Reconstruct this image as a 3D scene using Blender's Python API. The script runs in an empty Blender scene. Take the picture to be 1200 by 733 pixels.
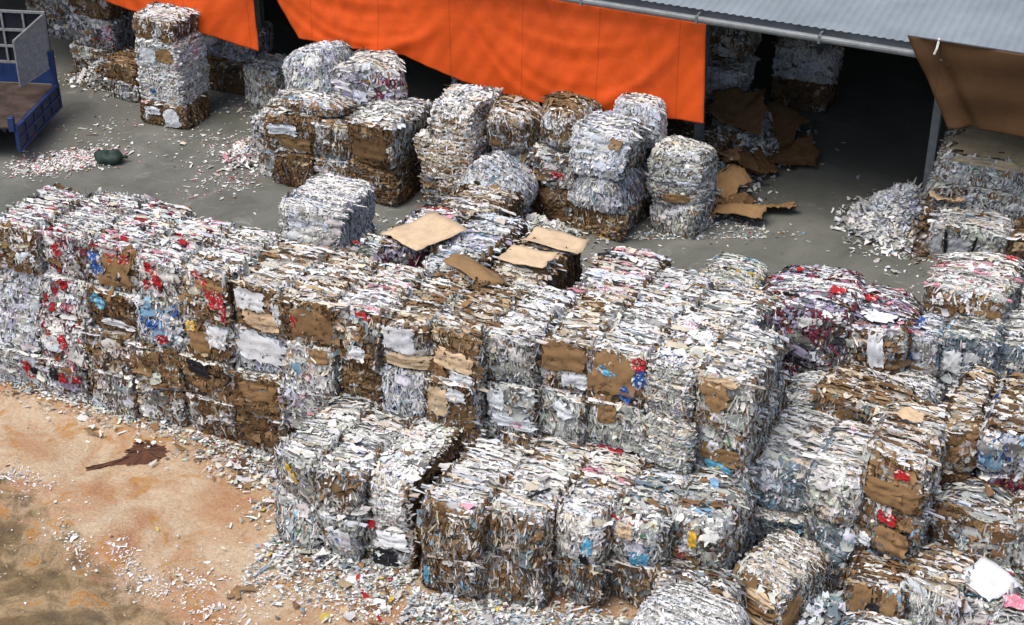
import bpy, math, random
import numpy as np

SC = bpy.context.scene
COL = SC.collection
R = math.radians

# ------------------------------------------------------------------ basics
def tag(o, label=None, cat=None, group=None, kind=None):
    if label: o['label'] = label
    if cat: o['category'] = cat
    if group: o['group'] = group
    if kind: o['kind'] = kind
    return o

def empty(name, loc=(0, 0, 0), rz=0.0):
    o = bpy.data.objects.new(name, None)
    o.empty_display_size = .3
    COL.objects.link(o)
    o.location = loc
    o.rotation_euler = (0, 0, rz)
    return o

def mesh_obj(name, verts, faces, mat, parent=None, cols=None, smooth=False, loc=None, rot=None):
    """verts (n,3); faces (m,4) array or list of index tuples"""
    me = bpy.data.meshes.new(name)
    verts = np.asarray(verts, dtype=np.float32)
    if isinstance(faces, np.ndarray):
        m, k = faces.shape
        me.vertices.add(len(verts)); me.vertices.foreach_set('co', verts.ravel())
        me.loops.add(m * k); me.loops.foreach_set('vertex_index', faces.astype(np.int32).ravel())
        me.polygons.add(m)
        me.polygons.foreach_set('loop_start', np.arange(0, m * k, k, dtype=np.int32))
        me.update(calc_edges=True)
    else:
        me.from_pydata([tuple(v) for v in verts], [], faces)
        me.update()
    if cols is not None:
        a = me.color_attributes.new('Col', 'FLOAT_COLOR', 'POINT')
        c = np.ones((len(verts), 4), dtype=np.float32); c[:, :3] = cols
        a.data.foreach_set('color', c.ravel())
    if smooth:
        me.polygons.foreach_set('use_smooth', np.ones(len(me.polygons), dtype=bool))
    me.materials.append(mat)
    o = bpy.data.objects.new(name, me)
    COL.objects.link(o)
    if parent is not None: o.parent = parent
    if loc is not None: o.location = loc
    if rot is not None: o.rotation_euler = rot
    return o

class MB:
    """collects boxes / tubes into one mesh"""
    def __init__(s): s.v = []; s.f = []
    def add(s, v, f):
        n = len(s.v); s.v += [tuple(p) for p in v]; s.f += [tuple(i + n for i in q) for q in f]; return s
    def box(s, c, d, rz=0.0, ch=0.0):
        x, y, z = d[0] / 2, d[1] / 2, d[2] / 2
        cr, sr = math.cos(rz), math.sin(rz)
        b = min(ch, x * .9, y * .9, z * .9)
        if b <= 0:
            pts = [(i * x, j * y, k * z) for k in (-1, 1) for j in (-1, 1) for i in (-1, 1)]
            fs = [(0, 2, 3, 1), (4, 5, 7, 6), (0, 1, 5, 4), (2, 6, 7, 3), (0, 4, 6, 2), (1, 3, 7, 5)]
        else:
            ring = lambda xx, yy, zz: [(-xx, -yy + 0, zz), (xx, -yy, zz), (xx, yy, zz), (-xx, yy, zz)]
            pts = ring(x - b, y - b, -z) + ring(x, y, -z + b) + ring(x, y, z - b) + ring(x - b, y - b, z)
            fs = [(3, 2, 1, 0), (12, 13, 14, 15)]
            for l in range(3):
                for i in range(4):
                    j = (i + 1) % 4
                    fs.append((l * 4 + i, l * 4 + j, l * 4 + 4 + j, l * 4 + 4 + i))
        return s.add([(c[0] + px * cr - py * sr, c[1] + px * sr + py * cr, c[2] + pz) for px, py, pz in pts], fs)
    def tube(s, path, r, n=8):
        P = [np.array(p, float) for p in path]
        rings = []
        for i, p in enumerate(P):
            t = P[min(i + 1, len(P) - 1)] - P[max(i - 1, 0)]
            t /= np.linalg.norm(t)
            a = np.cross(t, (0, 0, 1.)) if abs(t[2]) < .9 else np.cross(t, (1., 0, 0))
            a /= np.linalg.norm(a); b = np.cross(t, a)
            rings.append([p + r * (math.cos(2 * math.pi * k / n) * a + math.sin(2 * math.pi * k / n) * b) for k in range(n)])
        v = [q for r_ in rings for q in r_]; f = []
        for i in range(len(P) - 1):
            for k in range(n):
                j = (k + 1) % n
                f.append((i * n + k, i * n + j, (i + 1) * n + j, (i + 1) * n + k))
        f.append(tuple(range(n))[::-1]); f.append(tuple(range((len(P) - 1) * n, len(P) * n)))
        return s.add(v, f)
    def build(s, name, mat, parent=None, **k):
        return mesh_obj(name, s.v, s.f, mat, parent, **k)

# ------------------------------------------------------------------ materials
def newmat(name, rough=.8, spec=.3, metal=0.0):
    m = bpy.data.materials.new(name); m.use_nodes = True
    nt = m.node_tree; b = nt.nodes['Principled BSDF']
    b.inputs['Roughness'].default_value = rough
    b.inputs['Specular IOR Level'].default_value = spec
    b.inputs['Metallic'].default_value = metal
    return m, nt, b

def nz(nt, scale, detail=4, rough=.6, coord=None, dist=0.0):
    n = nt.nodes.new('ShaderNodeTexNoise')
    n.inputs['Scale'].default_value = scale; n.inputs['Detail'].default_value = detail
    n.inputs['Roughness'].default_value = rough; n.inputs['Distortion'].default_value = dist
    if coord is not None: nt.links.new(coord, n.inputs['Vector'])
    return n

def ramp(nt, fac, stops):
    r = nt.nodes.new('ShaderNodeValToRGB'); e = r.color_ramp.elements
    while len(e) < len(stops): e.new(.5)
    for el, (p, c) in zip(e, stops):
        el.position = p; el.color = (c, c, c, 1) if isinstance(c, (int, float)) else (*c, 1)
    nt.links.new(fac, r.inputs['Fac']); return r

def mix(nt, a, b, fac, mode='MIX'):
    m = nt.nodes.new('ShaderNodeMix'); m.data_type = 'RGBA'; m.blend_type = mode
    for s, v in ((m.inputs[6], a), (m.inputs[7], b), (m.inputs[0], fac)):
        if hasattr(v, 'is_linked'): nt.links.new(v, s)
        elif isinstance(v, (int, float)): s.default_value = v
        else: s.default_value = (*v, 1)
    return m.outputs[2]

def bump(nt, b, h, strength=.3, dist=.02):
    n = nt.nodes.new('ShaderNodeBump'); n.inputs['Strength'].default_value = strength
    n.inputs['Distance'].default_value = dist
    nt.links.new(h, n.inputs['Height']); nt.links.new(n.outputs[0], b.inputs['Normal'])

def plain(name, col, var=.25, scale=6, rough=.6, spec=.3, metal=0., bumps=.15):
    m, nt, b = newmat(name, rough, spec, metal)
    tc = nt.nodes.new('ShaderNodeTexCoord').outputs['Object']
    n = nz(nt, scale, 6, .65, tc)
    d = tuple(c * (1 - var) for c in col); l = tuple(min(1, c * (1 + var)) for c in col)
    r = ramp(nt, n.outputs[0], [(.3, d), (.7, l)])
    nt.links.new(r.outputs[0], b.inputs['Base Color'])
    if bumps: bump(nt, b, nz(nt, scale * 4, 4, .6, tc).outputs[0], bumps, .01)
    return m

def paper_material(name, rough=.82, spec=.25):
    m, nt, b = newmat(name, rough, spec)
    at = nt.nodes.new('ShaderNodeAttribute'); at.attribute_name = 'Col'
    tc = nt.nodes.new('ShaderNodeTexCoord').outputs['Object']
    n = nz(nt, 9, 5, .7, tc)
    r = ramp(nt, n.outputs[0], [(.3, .80), (.65, 1.0)])
    c = mix(nt, at.outputs['Color'], r.outputs[0], 1.0, 'MULTIPLY')
    n2 = nz(nt, 70, 3, .6, tc)                      # smudges and print specks
    r2 = ramp(nt, n2.outputs[0], [(.32, .55), (.42, 1.0)])
    c = mix(nt, c, r2.outputs[0], .55, 'MULTIPLY')
    nt.links.new(c, b.inputs['Base Color'])
    bump(nt, b, nz(nt, 40, 3, .6, tc).outputs[0], .35, .01)
    return m

M_PAPER = paper_material('waste_paper')
M_FILM = paper_material('plastic_film', .35, .5)

def mat_board(name, base):
    m, nt, b = newmat(name, .85, .2)
    tc = nt.nodes.new('ShaderNodeTexCoord').outputs['Object']
    n = nz(nt, 3.5, 6, .7, tc, .4)
    r = ramp(nt, n.outputs[0], [(.25, tuple(c * .72 for c in base)), (.5, base), (.8, tuple(min(1, c * 1.18) for c in base))])
    w = nt.nodes.new('ShaderNodeTexWave'); w.inputs['Scale'].default_value = 26; w.inputs['Distortion'].default_value = 1.2
    nt.links.new(tc, w.inputs['Vector'])
    c = mix(nt, r.outputs[0], ramp(nt, w.outputs[1], [(0, .86), (1, 1.0)]).outputs[0], .5, 'MULTIPLY')
    nt.links.new(c, b.inputs['Base Color'])
    bump(nt, b, n.outputs[0], .5, .02)
    return m
def mat_print(name, base, other):
    m = mat_board(name, base); nt = m.node_tree; b = nt.nodes['Principled BSDF']
    src = b.inputs['Base Color'].links[0].from_socket
    tc = nt.nodes.new('ShaderNodeTexCoord').outputs['Object']
    n = nz(nt, 9, 3, .6, tc, 1.5)
    nt.links.new(mix(nt, src, other, ramp(nt, n.outputs[0], [(.57, 0), (.60, .85)]).outputs[0]), b.inputs['Base Color'])
    return m
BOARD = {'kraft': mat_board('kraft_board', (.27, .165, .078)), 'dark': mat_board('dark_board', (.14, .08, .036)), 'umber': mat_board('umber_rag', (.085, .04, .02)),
         'straw': mat_board('straw_mat', (.44, .36, .235)), 'tan': mat_board('tan_board', (.60, .45, .29)), 'white': mat_board('white_sheet', (.72, .75, .78)),
         'red': mat_print('red_print', (.40, .02, .025), (.62, .62, .60)), 'blue': mat_print('blue_print', (.025, .095, .33), (.62, .62, .60)),
         'sky': mat_print('sky_blue_print', (.10, .42, .65), (.62, .62, .60)), 'black': mat_board('black_print_or_hollow', (.02, .02, .025)),
         'yellow': mat_print('yellow_print', (.70, .42, .04), (.62, .62, .60)), 'grey': mat_board('grey_sheet', (.42, .44, .46)),
         'pink': mat_print('pink_print', (.70, .25, .33), (.62, .62, .60)), 'green': mat_print('green_print', (.05, .22, .08), (.62, .62, .60)),
         'cream': mat_board('cream_sheet', (.72, .66, .52))}

# ------------------------------------------------------------------ palettes (surface colours of scrap)
C_ = dict(W=(.85, .845, .82), B=(.70, .74, .82), c=(.70, .62, .50), g=(.46, .47, .45), d=(.17, .17, .17), k=(.27, .165, .08),
          K=(.135, .078, .036), t=(.47, .35, .22), r=(.42, .022, .03), p=(.72, .33, .40), b=(.035, .13, .45), l=(.25, .45, .62),
          n=(.08, .25, .12), y=(.72, .50, .08), x=(.03, .03, .035), m=(.17, .03, .055), v=(.36, .33, .45), e=(.66, .69, .60),
          s=(.20, .27, .31))
PAL = {
 'W':  dict(W=.66, B=.07, c=.14, g=.07, k=.03, d=.02, l=.005, p=.005),
 'WW': dict(W=.86, B=.10, g=.04),
 'WB': dict(W=.34, B=.40, g=.18, c=.01, d=.04, l=.01, v=.02),
 'WR': dict(W=.52, B=.10, p=.08, r=.035, c=.13, g=.07, k=.03, m=.02, x=.015),
 'WP': dict(W=.60, c=.20, p=.09, t=.04, g=.05, r=.01),
 'CW': dict(W=.36, c=.28, t=.15, k=.11, K=.05, g=.05),
 'CR': dict(W=.52, c=.34, t=.05, g=.08, B=.01),
 'CK': dict(c=.20, W=.18, t=.16, k=.26, K=.15, g=.06),
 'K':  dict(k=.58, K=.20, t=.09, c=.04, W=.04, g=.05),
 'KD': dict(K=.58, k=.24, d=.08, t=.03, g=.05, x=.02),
 'KW': dict(k=.36, K=.15, W=.18, B=.06, g=.13, c=.06, t=.06),
 'G':  dict(W=.22, B=.07, g=.36, e=.13, d=.11, c=.06, k=.05),
 'GT': dict(W=.50, B=.10, g=.18, e=.08, d=.05, c=.08, k=.01),
 'GK': dict(g=.24, W=.18, k=.18, K=.10, e=.08, d=.09, B=.06, c=.04, s=.03),
 'GC': dict(W=.28, B=.10, g=.28, e=.11, d=.10, l=.02, s=.03, n=.008, r=.006, y=.008, k=.06),
 'BR': dict(k=.30, K=.20, W=.10, c=.10, g=.10, d=.11, s=.05, l=.02, x=.02),
 'R':  dict(W=.30, B=.18, r=.12, g=.16, p=.05, m=.06, k=.05, d=.05, x=.03),
 'M':  dict(m=.10, W=.36, B=.20, p=.06, r=.012, d=.10, k=.05, b=.012, v=.10, x=.03),
 'MD': dict(m=.20, d=.20, W=.10, v=.14, r=.03, k=.07, x=.14, K=.06, B=.06),
 'V':  dict(W=.22, B=.18, v=.18, g=.20, d=.12, m=.03, k=.06, p=.01),
 'Y':  dict(W=.38, e=.28, y=.015, c=.12, g=.10, l=.06, B=.07),
 'BW': dict(W=.26, B=.36, b=.06, l=.08, g=.14, d=.08, x=.02),
 'BG': dict(s=.26, B=.22, g=.20, W=.16, d=.12, l=.04),
 'S':  dict(t=.55, c=.30, g=.10, k=.05),
}
def pal_arr(code):
    p = PAL[code]; ks = list(p); w = np.array([p[k] for k in ks]); w = w / w.sum()
    return np.array([C_[k] for k in ks]), w

# ------------------------------------------------------------------ scrap geometry
class Scrap:
    def __init__(s, seed):
        s.rng = np.random.default_rng(seed); s.V = []; s.F = []; s.C = []; s.n = 0
    def push(s, v, q, c):
        # v (N,k,3)  q (f,4) local  c (N,3)
        N, k = v.shape[:2]
        base = s.n + np.arange(N)[:, None, None] * k
        s.F.append((q[None] + base).reshape(-1, 4)); s.V.append(v.reshape(-1, 3)); s.C.append(np.repeat(c, k, axis=0)); s.n += N * k
    def colours(s, P, code, coh=.55, nc=14):
        """clustered choice: neighbouring scraps tend to come from the same sheet pile"""
        pc, w = pal_arr(code); N = len(P); rng = s.rng
        own = rng.choice(len(w), N, p=w)
        if N > 6:
            cen = P[rng.integers(0, N, nc)]; cc = rng.choice(len(w), nc, p=w)
            near = cc[np.argmin(((P[:, None] - cen[None]) ** 2).sum(2), axis=1)]
            own = np.where(rng.random(N) < coh, near, own)
        c = pc[own] * rng.uniform(.72, 1.12, (N, 1)) * rng.uniform(.95, 1.05, (N, 3))
        return np.clip(c, 0, .89)
    def ribbons(s, P, Bd, Ad, Nd, L, hgt, fold, c):
        rng = s.rng; N = len(P); K = 5
        t = np.linspace(-.5, .5, K); ph = rng.uniform(0, 6.28, N)
        v = np.zeros((N, 3, K, 3))
        wob = rng.normal(0, .0075, (N, 3, K, 3))
        for j in range(K):
            edge = 1.0 if 0 < j < K - 1 else .68
            ctr = P + Bd * (L * t[j])[:, None]
            hj = hgt * edge * rng.uniform(.7, 1.3, N)
            fj = fold * edge * rng.uniform(.6, 1.4, N)
            ctr = ctr + Ad * (np.sin(t[j] * 7 + ph) * .012)[:, None]
            v[:, 0, j] = ctr - Nd * .035
            v[:, 1, j] = ctr + Nd * hj[:, None] + Ad * (fj * .25)[:, None]
            v[:, 2, j] = ctr + Nd * (hj * rng.uniform(.2, .95, N))[:, None] + Ad * fj[:, None]
        v += wob
        q = np.array([(r * K + j, r * K + j + 1, (r + 1) * K + j + 1, (r + 1) * K + j) for r in range(2) for j in range(K - 1)])
        s.push(v.reshape(N, -1, 3), q, c)
    def patches(s, P, U, V, Nd, w, h, c, bend=.25, tilt=.2, n=3, rag=.16):
        rng = s.rng; N = len(P)
        g = np.linspace(-.5, .5, n)
        ta, tb = rng.normal(0, tilt, N), rng.normal(0, tilt, N)
        c1, c2, c3 = rng.normal(0, bend, N), rng.normal(0, bend, N), rng.normal(0, bend, N)
        v = np.zeros((N, n, n, 3))
        sz = np.minimum(w, h)
        for i, a in enumerate(g):
            for j, b in enumerate(g):
                aa = a + rng.normal(0, rag / (n - 1) * 2, N) * .5; bb = b + rng.normal(0, rag / (n - 1) * 2, N) * .5
                if abs(a) == .5 and abs(b) == .5:
                    kx = rng.uniform(.45, 1.05, N); aa, bb = aa * kx, bb * (1.3 - .45 * kx)
                off = aa * ta * w + bb * tb * h + (c1 * aa * aa + c2 * bb * bb + c3 * aa * bb) * sz * 2 + rng.normal(0, .06, N) * sz
                v[:, i, j] = P + U * (aa * w)[:, None] + V * (bb * h)[:, None] + Nd * off[:, None]
        q = np.array([(i * n + j, (i + 1) * n + j, (i + 1) * n + j + 1, i * n + j + 1) for i in range(n - 1) for j in range(n - 1)])
        s.push(v.reshape(N, -1, 3), q, c)
    def arrays(s):
        return np.concatenate(s.V), np.concatenate(s.F), np.concatenate(s.C)

def wave_noise(p, seed, freq, n=5):
    r = np.random.default_rng(seed)
    o = np.zeros_like(p)
    for _ in range(n):
        k = r.normal(0, freq, (3, 3)); ph = r.uniform(0, 6.28, 3); o += np.sin(p @ k + ph)
    return o / n

AX = np.eye(3)
def make_warp(half, seed, rnd, lump, lean, groove=False):
    rs = np.random.default_rng(seed + 3); sk = rs.normal(0, lump * 1.1, 6); gv = np.array([-.66, -.2, .25, .68]) + rs.normal(0, .06, 4)
    def f(p):
        u = p / half
        a = np.clip(np.abs(u), 0, 1.15)
        q = p.copy()
        q[:, 0] *= 1 + sk[0] * u[:, 2] + sk[1] * u[:, 1]; q[:, 1] *= 1 + sk[2] * u[:, 2] + sk[3] * u[:, 0]; q[:, 2] *= 1 + .6 * sk[4] * u[:, 0] * (u[:, 2] > 0) + .6 * sk[5] * u[:, 1] * (u[:, 2] > 0)
        if groove:
            gz = sum(np.exp(-((u[:, 2] - z_) / .05) ** 2) for z_ in gv)
            q[:, 1] *= 1 - .03 * gz
        for i in range(3):
            j, k = (i + 1) % 3, (i + 2) % 3
            rr = rnd * (1.0 if i != 2 else .8)
            q[:, i] *= 1 - rr * (a[:, j] ** 4 + a[:, k] ** 4) * .5 + rr * .35
        q += wave_noise(q, seed, 2.6) * lump + wave_noise(q, seed + 7, 7.0) * lump * .4
        zz = (p[:, 2] + half[2])
        q[:, 0] += lean[0] * zz; q[:, 1] += lean[1] * zz
        return q
    return f

BALES = []
def bale(kind, c, dims, label, top='W', front='G', side=None, axis='y', rz=0., group='loose', cat=None, rnd=.10, lump=.035,
         lean=(0, 0), roll=(0, 0), dens=1.0, panels=(), shred=.3, big=.25, coarse=1.0, back=.35, wires=0, sheets=5):
    """c = centre x,y and base z; dims = width, length, height"""
    seed = 1000 + len(BALES) * 17
    side = side or front
    if top == 'G': top = 'GT'
    half = np.array([dims[0] / 2, dims[1] / 2, dims[2] / 2])
    sc = Scrap(seed); rng = sc.rng
    warp = make_warp(half, seed, rnd, lump, lean, axis == 'y')
    ax = {'x': 0, 'y': 1, 'z': 2}[axis]
    # --- core block
    pc, w = pal_arr(front)
    for fi in range(3):
        for sg in (-1, 1):
            if fi == 2 and sg == -1: code = side
            else: code = top if fi == 2 else (front if (fi == 1) else side)
            a, b = [i for i in range(3) if i != fi]
            na, nb = max(3, int(dims[a] / .11)), max(3, int(dims[b] / .11))
            A, Bm = np.meshgrid(np.linspace(-1, 1, na + 1), np.linspace(-1, 1, nb + 1), indexing='ij')
            p = np.zeros((na + 1, nb + 1, 3)); ins = .965
            p[..., a] = A * (half[a] - .05); p[..., b] = Bm * (half[b] - .05); p[..., fi] = sg * (half[fi] - (.075 if (fi == 2 and ax != 2) else .055))
            v = p.reshape(1, -1, 3)
            q = np.array([(i * (nb + 1) + j, (i + 1) * (nb + 1) + j, (i + 1) * (nb + 1) + j + 1, i * (nb + 1) + j + 1) for i in range(na) for j in range(nb)])
            pcx, wx = pal_arr(code)
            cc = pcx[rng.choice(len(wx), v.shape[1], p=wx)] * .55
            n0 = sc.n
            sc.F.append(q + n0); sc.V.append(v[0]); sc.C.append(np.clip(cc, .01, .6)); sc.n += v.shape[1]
    # --- scrap on every face
    for fi in range(3):
        for sg in (-1, 1):
            if fi == 2 and sg == -1: continue
            dn = dens * (1.0 if (fi == 2 or (fi == 1 and sg == -1) or (fi == 0 and sg == 1)) else (.7 if fi == 0 else back))
            code = top if fi == 2 else (front if fi == 1 else side)
            N_ = AX[fi] * sg
            a, b = [i for i in range(3) if i != fi]
            area = dims[a] * dims[b]
            if fi != ax:                                   # layered edges show here
                la = ax; lb = [i for i in range(3) if i not in (fi, ax)][0]
                sp = (.060 if fi == 2 else .046) * coarse
                lm = 1.15 if fi == 2 else .62
                ns = max(4, int(dims[la] / sp)); per = max(3, int(dims[lb] / (.15 * coarse * lm) * 1.35 * dn))
                n = ns * per
                skew = np.repeat(rng.normal(.02, .03, ns), per)
                pa = (np.repeat(np.arange(ns) + .5, per) / ns - .5) * dims[la] + rng.normal(0, sp * .13, n)
                pb = (np.tile((np.arange(per) + .5) / per - .5, ns) + rng.uniform(-.7, .7, n) / per) * dims[lb]
                P = np.zeros((n, 3)); P[:, lb] = pb
                P[:, la] = pa + pb * skew + .022 * np.sin(pb * 5 + seed + np.repeat(np.arange(ns) * .35, per))
                sunk = np.repeat(np.where(rng.random(ns) < (.24 if fi == 2 else .15), .05, 0.), per)
                P[:, fi] = sg * (half[fi] - .022 - sunk)
                L = (rng.gamma(2.4, .062, n) * lm + .045) * coarse
                hg = np.abs(rng.normal(.017, .010, n)) * coarse
                hg = np.clip(hg + np.repeat(rng.normal(0, .017, ns), per), -.02, .06)
                fd = -np.abs(rng.normal(.048 if fi == 2 else .040, .016, n)) * coarse
                if fi == 2: fd *= np.where(rng.random(n) < .12, -1, 1)
                elif axis != 'z': fd *= np.where(rng.random(n) < .35, -1, 1)
                col = sc.colours(P * np.array([1 if i != la else 4.0 for i in range(3)]), code, .62, 40)
                pcs, wcs = pal_arr(code)                 # whole sheets: a run of one colour along a layer
                own = np.repeat(pcs[rng.choice(len(wcs), ns, p=wcs)] * rng.uniform(.6, 1.08, (ns, 1)), per, axis=0)
                col = np.where((rng.random(n) < .42)[:, None], np.clip(own, 0, .86), col)
                Bd = np.tile(AX[lb], (n, 1)) + rng.normal(0, .05, (n, 3)) + AX[la] * skew[:, None]
                sc.ribbons(P, Bd, np.tile(AX[la], (n, 1)) + rng.normal(0, .10, (n, 3)), np.tile(N_, (n, 1)), L, hg, fd, col)
                n = int(area * (30 if fi == 2 else 100) * dn)                    # rough flakes caught between the layers
                sm = .62
            else:
                n = int(area * 460 * dn); sm = .8
            if n > 0:
                P = np.zeros((n, 3)); P[:, a] = rng.uniform(-.5, .5, n) * dims[a]; P[:, b] = rng.uniform(-.5, .5, n) * dims[b]
                P[:, fi] = sg * (half[fi] - .035 + rng.uniform(0, .045, n))
                th = rng.uniform(0, 6.28, n) if fi == ax else rng.normal(0, .5, n)
                U = np.cos(th)[:, None] * AX[a] + np.sin(th)[:, None] * AX[b]; V = -np.sin(th)[:, None] * AX[a] + np.cos(th)[:, None] * AX[b]
                wd = rng.gamma(1.7, .040, n) * sm * coarse + .022; ht = rng.gamma(1.7, .034, n) * sm * coarse + .018
                sc.patches(P, U, V, np.tile(N_, (n, 1)), wd, ht, sc.colours(P, code, .66, 24), .3, .26)
            if fi == ax and big > 0:                       # broad sheets pressed flat on the ends
                n = max(1, int(area * 14 * big * 2 * dn))
                P = np.zeros((n, 3)); P[:, a] = rng.uniform(-.42, .42, n) * dims[a]; P[:, b] = rng.uniform(-.42, .42, n) * dims[b]
                P[:, fi] = sg * (half[fi] + rng.uniform(-.005, .02, n))
                th = rng.normal(0, .18, n)
                U = np.cos(th)[:, None] * AX[a] + np.sin(th)[:, None] * AX[b]; V = -np.sin(th)[:, None] * AX[a] + np.cos(th)[:, None] * AX[b]
                sc.patches(P, U, V, np.tile(N_, (n, 1)), rng.uniform(.15, .48, n), rng.uniform(.10, .30, n), sc.colours(P, code, .4), .10, .05, 5, .3)
            if fi == 2 and sheets:                         # sheets lying loose on top
                n = int(sheets * .55 * area)
                if n:
                    P = np.zeros((n, 3)); P[:, 0] = rng.uniform(-.5, .5, n) * dims[0]; P[:, 1] = rng.uniform(-.5, .5, n) * dims[1]
                    P[:, 2] = half[2] + rng.uniform(.0, .03, n)
                    th = rng.uniform(0, 6.28, n); U = np.stack([np.cos(th), np.sin(th), 0 * th], 1); V = np.stack([-np.sin(th), np.cos(th), 0 * th], 1)
                    sc.patches(P, U, V, np.tile(N_, (n, 1)), rng.uniform(.10, .28, n), rng.uniform(.08, .18, n), sc.colours(P, code, .3), .25, .12, 4, .25)
            if fi != 2 and shred > 0:                      # strips hanging down the faces
                n = int(area * 110 * shred * dn)
                if n:
                    P = np.zeros((n, 3)); P[:, a] = rng.uniform(-.5, .5, n) * dims[a]; P[:, b] = rng.uniform(-.5, .45, n) * dims[b]
                    P[:, fi] = sg * (half[fi] + rng.uniform(.0, .035, n))
                    h_ = AX[1 - fi] if fi < 2 else AX[0]
                    th = rng.normal(0, .35, n)
                    V = np.cos(th)[:, None] * AX[2] + np.sin(th)[:, None] * h_; U = -np.sin(th)[:, None] * AX[2] + np.cos(th)[:, None] * h_
                    sc.patches(P, U, V, np.tile(N_, (n, 1)), rng.uniform(.012, .04, n), rng.uniform(.08, .28, n), sc.colours(P, code, .4), .8, .15)
    v, f, cl = sc.arrays()
    v = warp(v)
    # drop nothing below the base
    v[:, 2] = np.maximum(v[:, 2], -half[2] * 1.06)
    root = mesh_obj(kind, v, f, M_PAPER, cols=cl)
    root.location = (c[0], c[1], c[2] + half[2])
    root.rotation_euler = (R(roll[0]), R(roll[1]), R(rz))
    tag(root, label, cat or 'bale', group)
    # --- sheets with a look of their own: (name, material, face, u, v, width, height[, angle])
    for pi, pn in enumerate(panels):
        nm, mt, face, u, vv, pw, ph = pn[:7]; ang = pn[7] if len(pn) > 7 else rng.uniform(-.12, .12)
        if face == 'top': fi, sg, U, V = 2, 1, AX[0], AX[1]
        elif face == 'front': fi, sg, U, V = 1, -1, AX[0], AX[2]
        elif face == 'right': fi, sg, U, V = 0, 1, AX[1], AX[2]
        else: fi, sg, U, V = 0, -1, -AX[1], AX[2]
        ha, hb = half[np.argmax(np.abs(U))], half[np.argmax(np.abs(V))]
        n = 10; g = np.linspace(-.5, .5, n)
        ca, sa = math.cos(ang), math.sin(ang)
        pv = []
        for a in g:
            for b in g:
                ed = .045 if (abs(a) == .5 or abs(b) == .5) else .012
                da, db = a + rng.normal(0, ed), b + rng.normal(0, ed)
                if abs(a) == .5 and abs(b) == .5: k_ = rng.uniform(.7, 1.0); da *= k_; db *= k_
                x_, y_ = da * pw, db * ph
                pv.append(U * (u * ha + x_ * ca - y_ * sa) + V * (vv * hb + x_ * sa + y_ * ca) + AX[fi] * sg * (half[fi] + .040 + rng.normal(0, .015)))
        pv = warp(np.array(pv))
        q = np.array([(i * n + j, (i + 1) * n + j, (i + 1) * n + j + 1, i * n + j + 1) for i in range(n - 1) for j in range(n - 1)])
        mesh_obj(nm, pv, q, BOARD[mt], root)
    if front in ('K', 'KD', 'KW') and axis == 'y' and not wires and dens == 1.0: wires = 4
    wa = 0 if axis == 'z' else 2
    for k in range(wires):
        t = ((k + .5) / wires - .5) * 1.78
        mb = MB(); pts = []
        oth = [i for i in range(3) if i != wa]
        for a, b in ((-1, -1), (0, -1), (1, -1), (1, 0), (1, 1), (0, 1), (-1, 1), (-1, 0), (-1, -1)):
            p = np.zeros(3); p[wa] = t * half[wa]; p[oth[0]] = a * (half[oth[0]] + .012); p[oth[1]] = b * (half[oth[1]] + .012); pts.append(p)
        pts = warp(np.array(pts)); mb.tube(pts, .0075, 5); mb.build('baling_wire', M_WIRE, root)
    BALES.append(root)
    return root

M_WIRE = plain('wire_steel', (.06, .055, .05), .2, 8, .5, .4, .6, 0)

# ================================================================== SETTING
def grid_sheet(name, x0, x1, y0, y1, nx, ny, zf, mat, kind='structure'):
    X, Y = np.meshgrid(np.linspace(x0, x1, nx), np.linspace(y0, y1, ny), indexing='ij')
    Z = zf(X, Y)
    v = np.stack([X, Y, Z], -1).reshape(-1, 3)
    q = np.array([(i * ny + j, (i + 1) * ny + j, (i + 1) * ny + j + 1, i * ny + j + 1) for i in range(nx - 1) for j in range(ny - 1)])
    o = mesh_obj(name, v, q, mat, smooth=True); tag(o, kind=kind); return o

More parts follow.
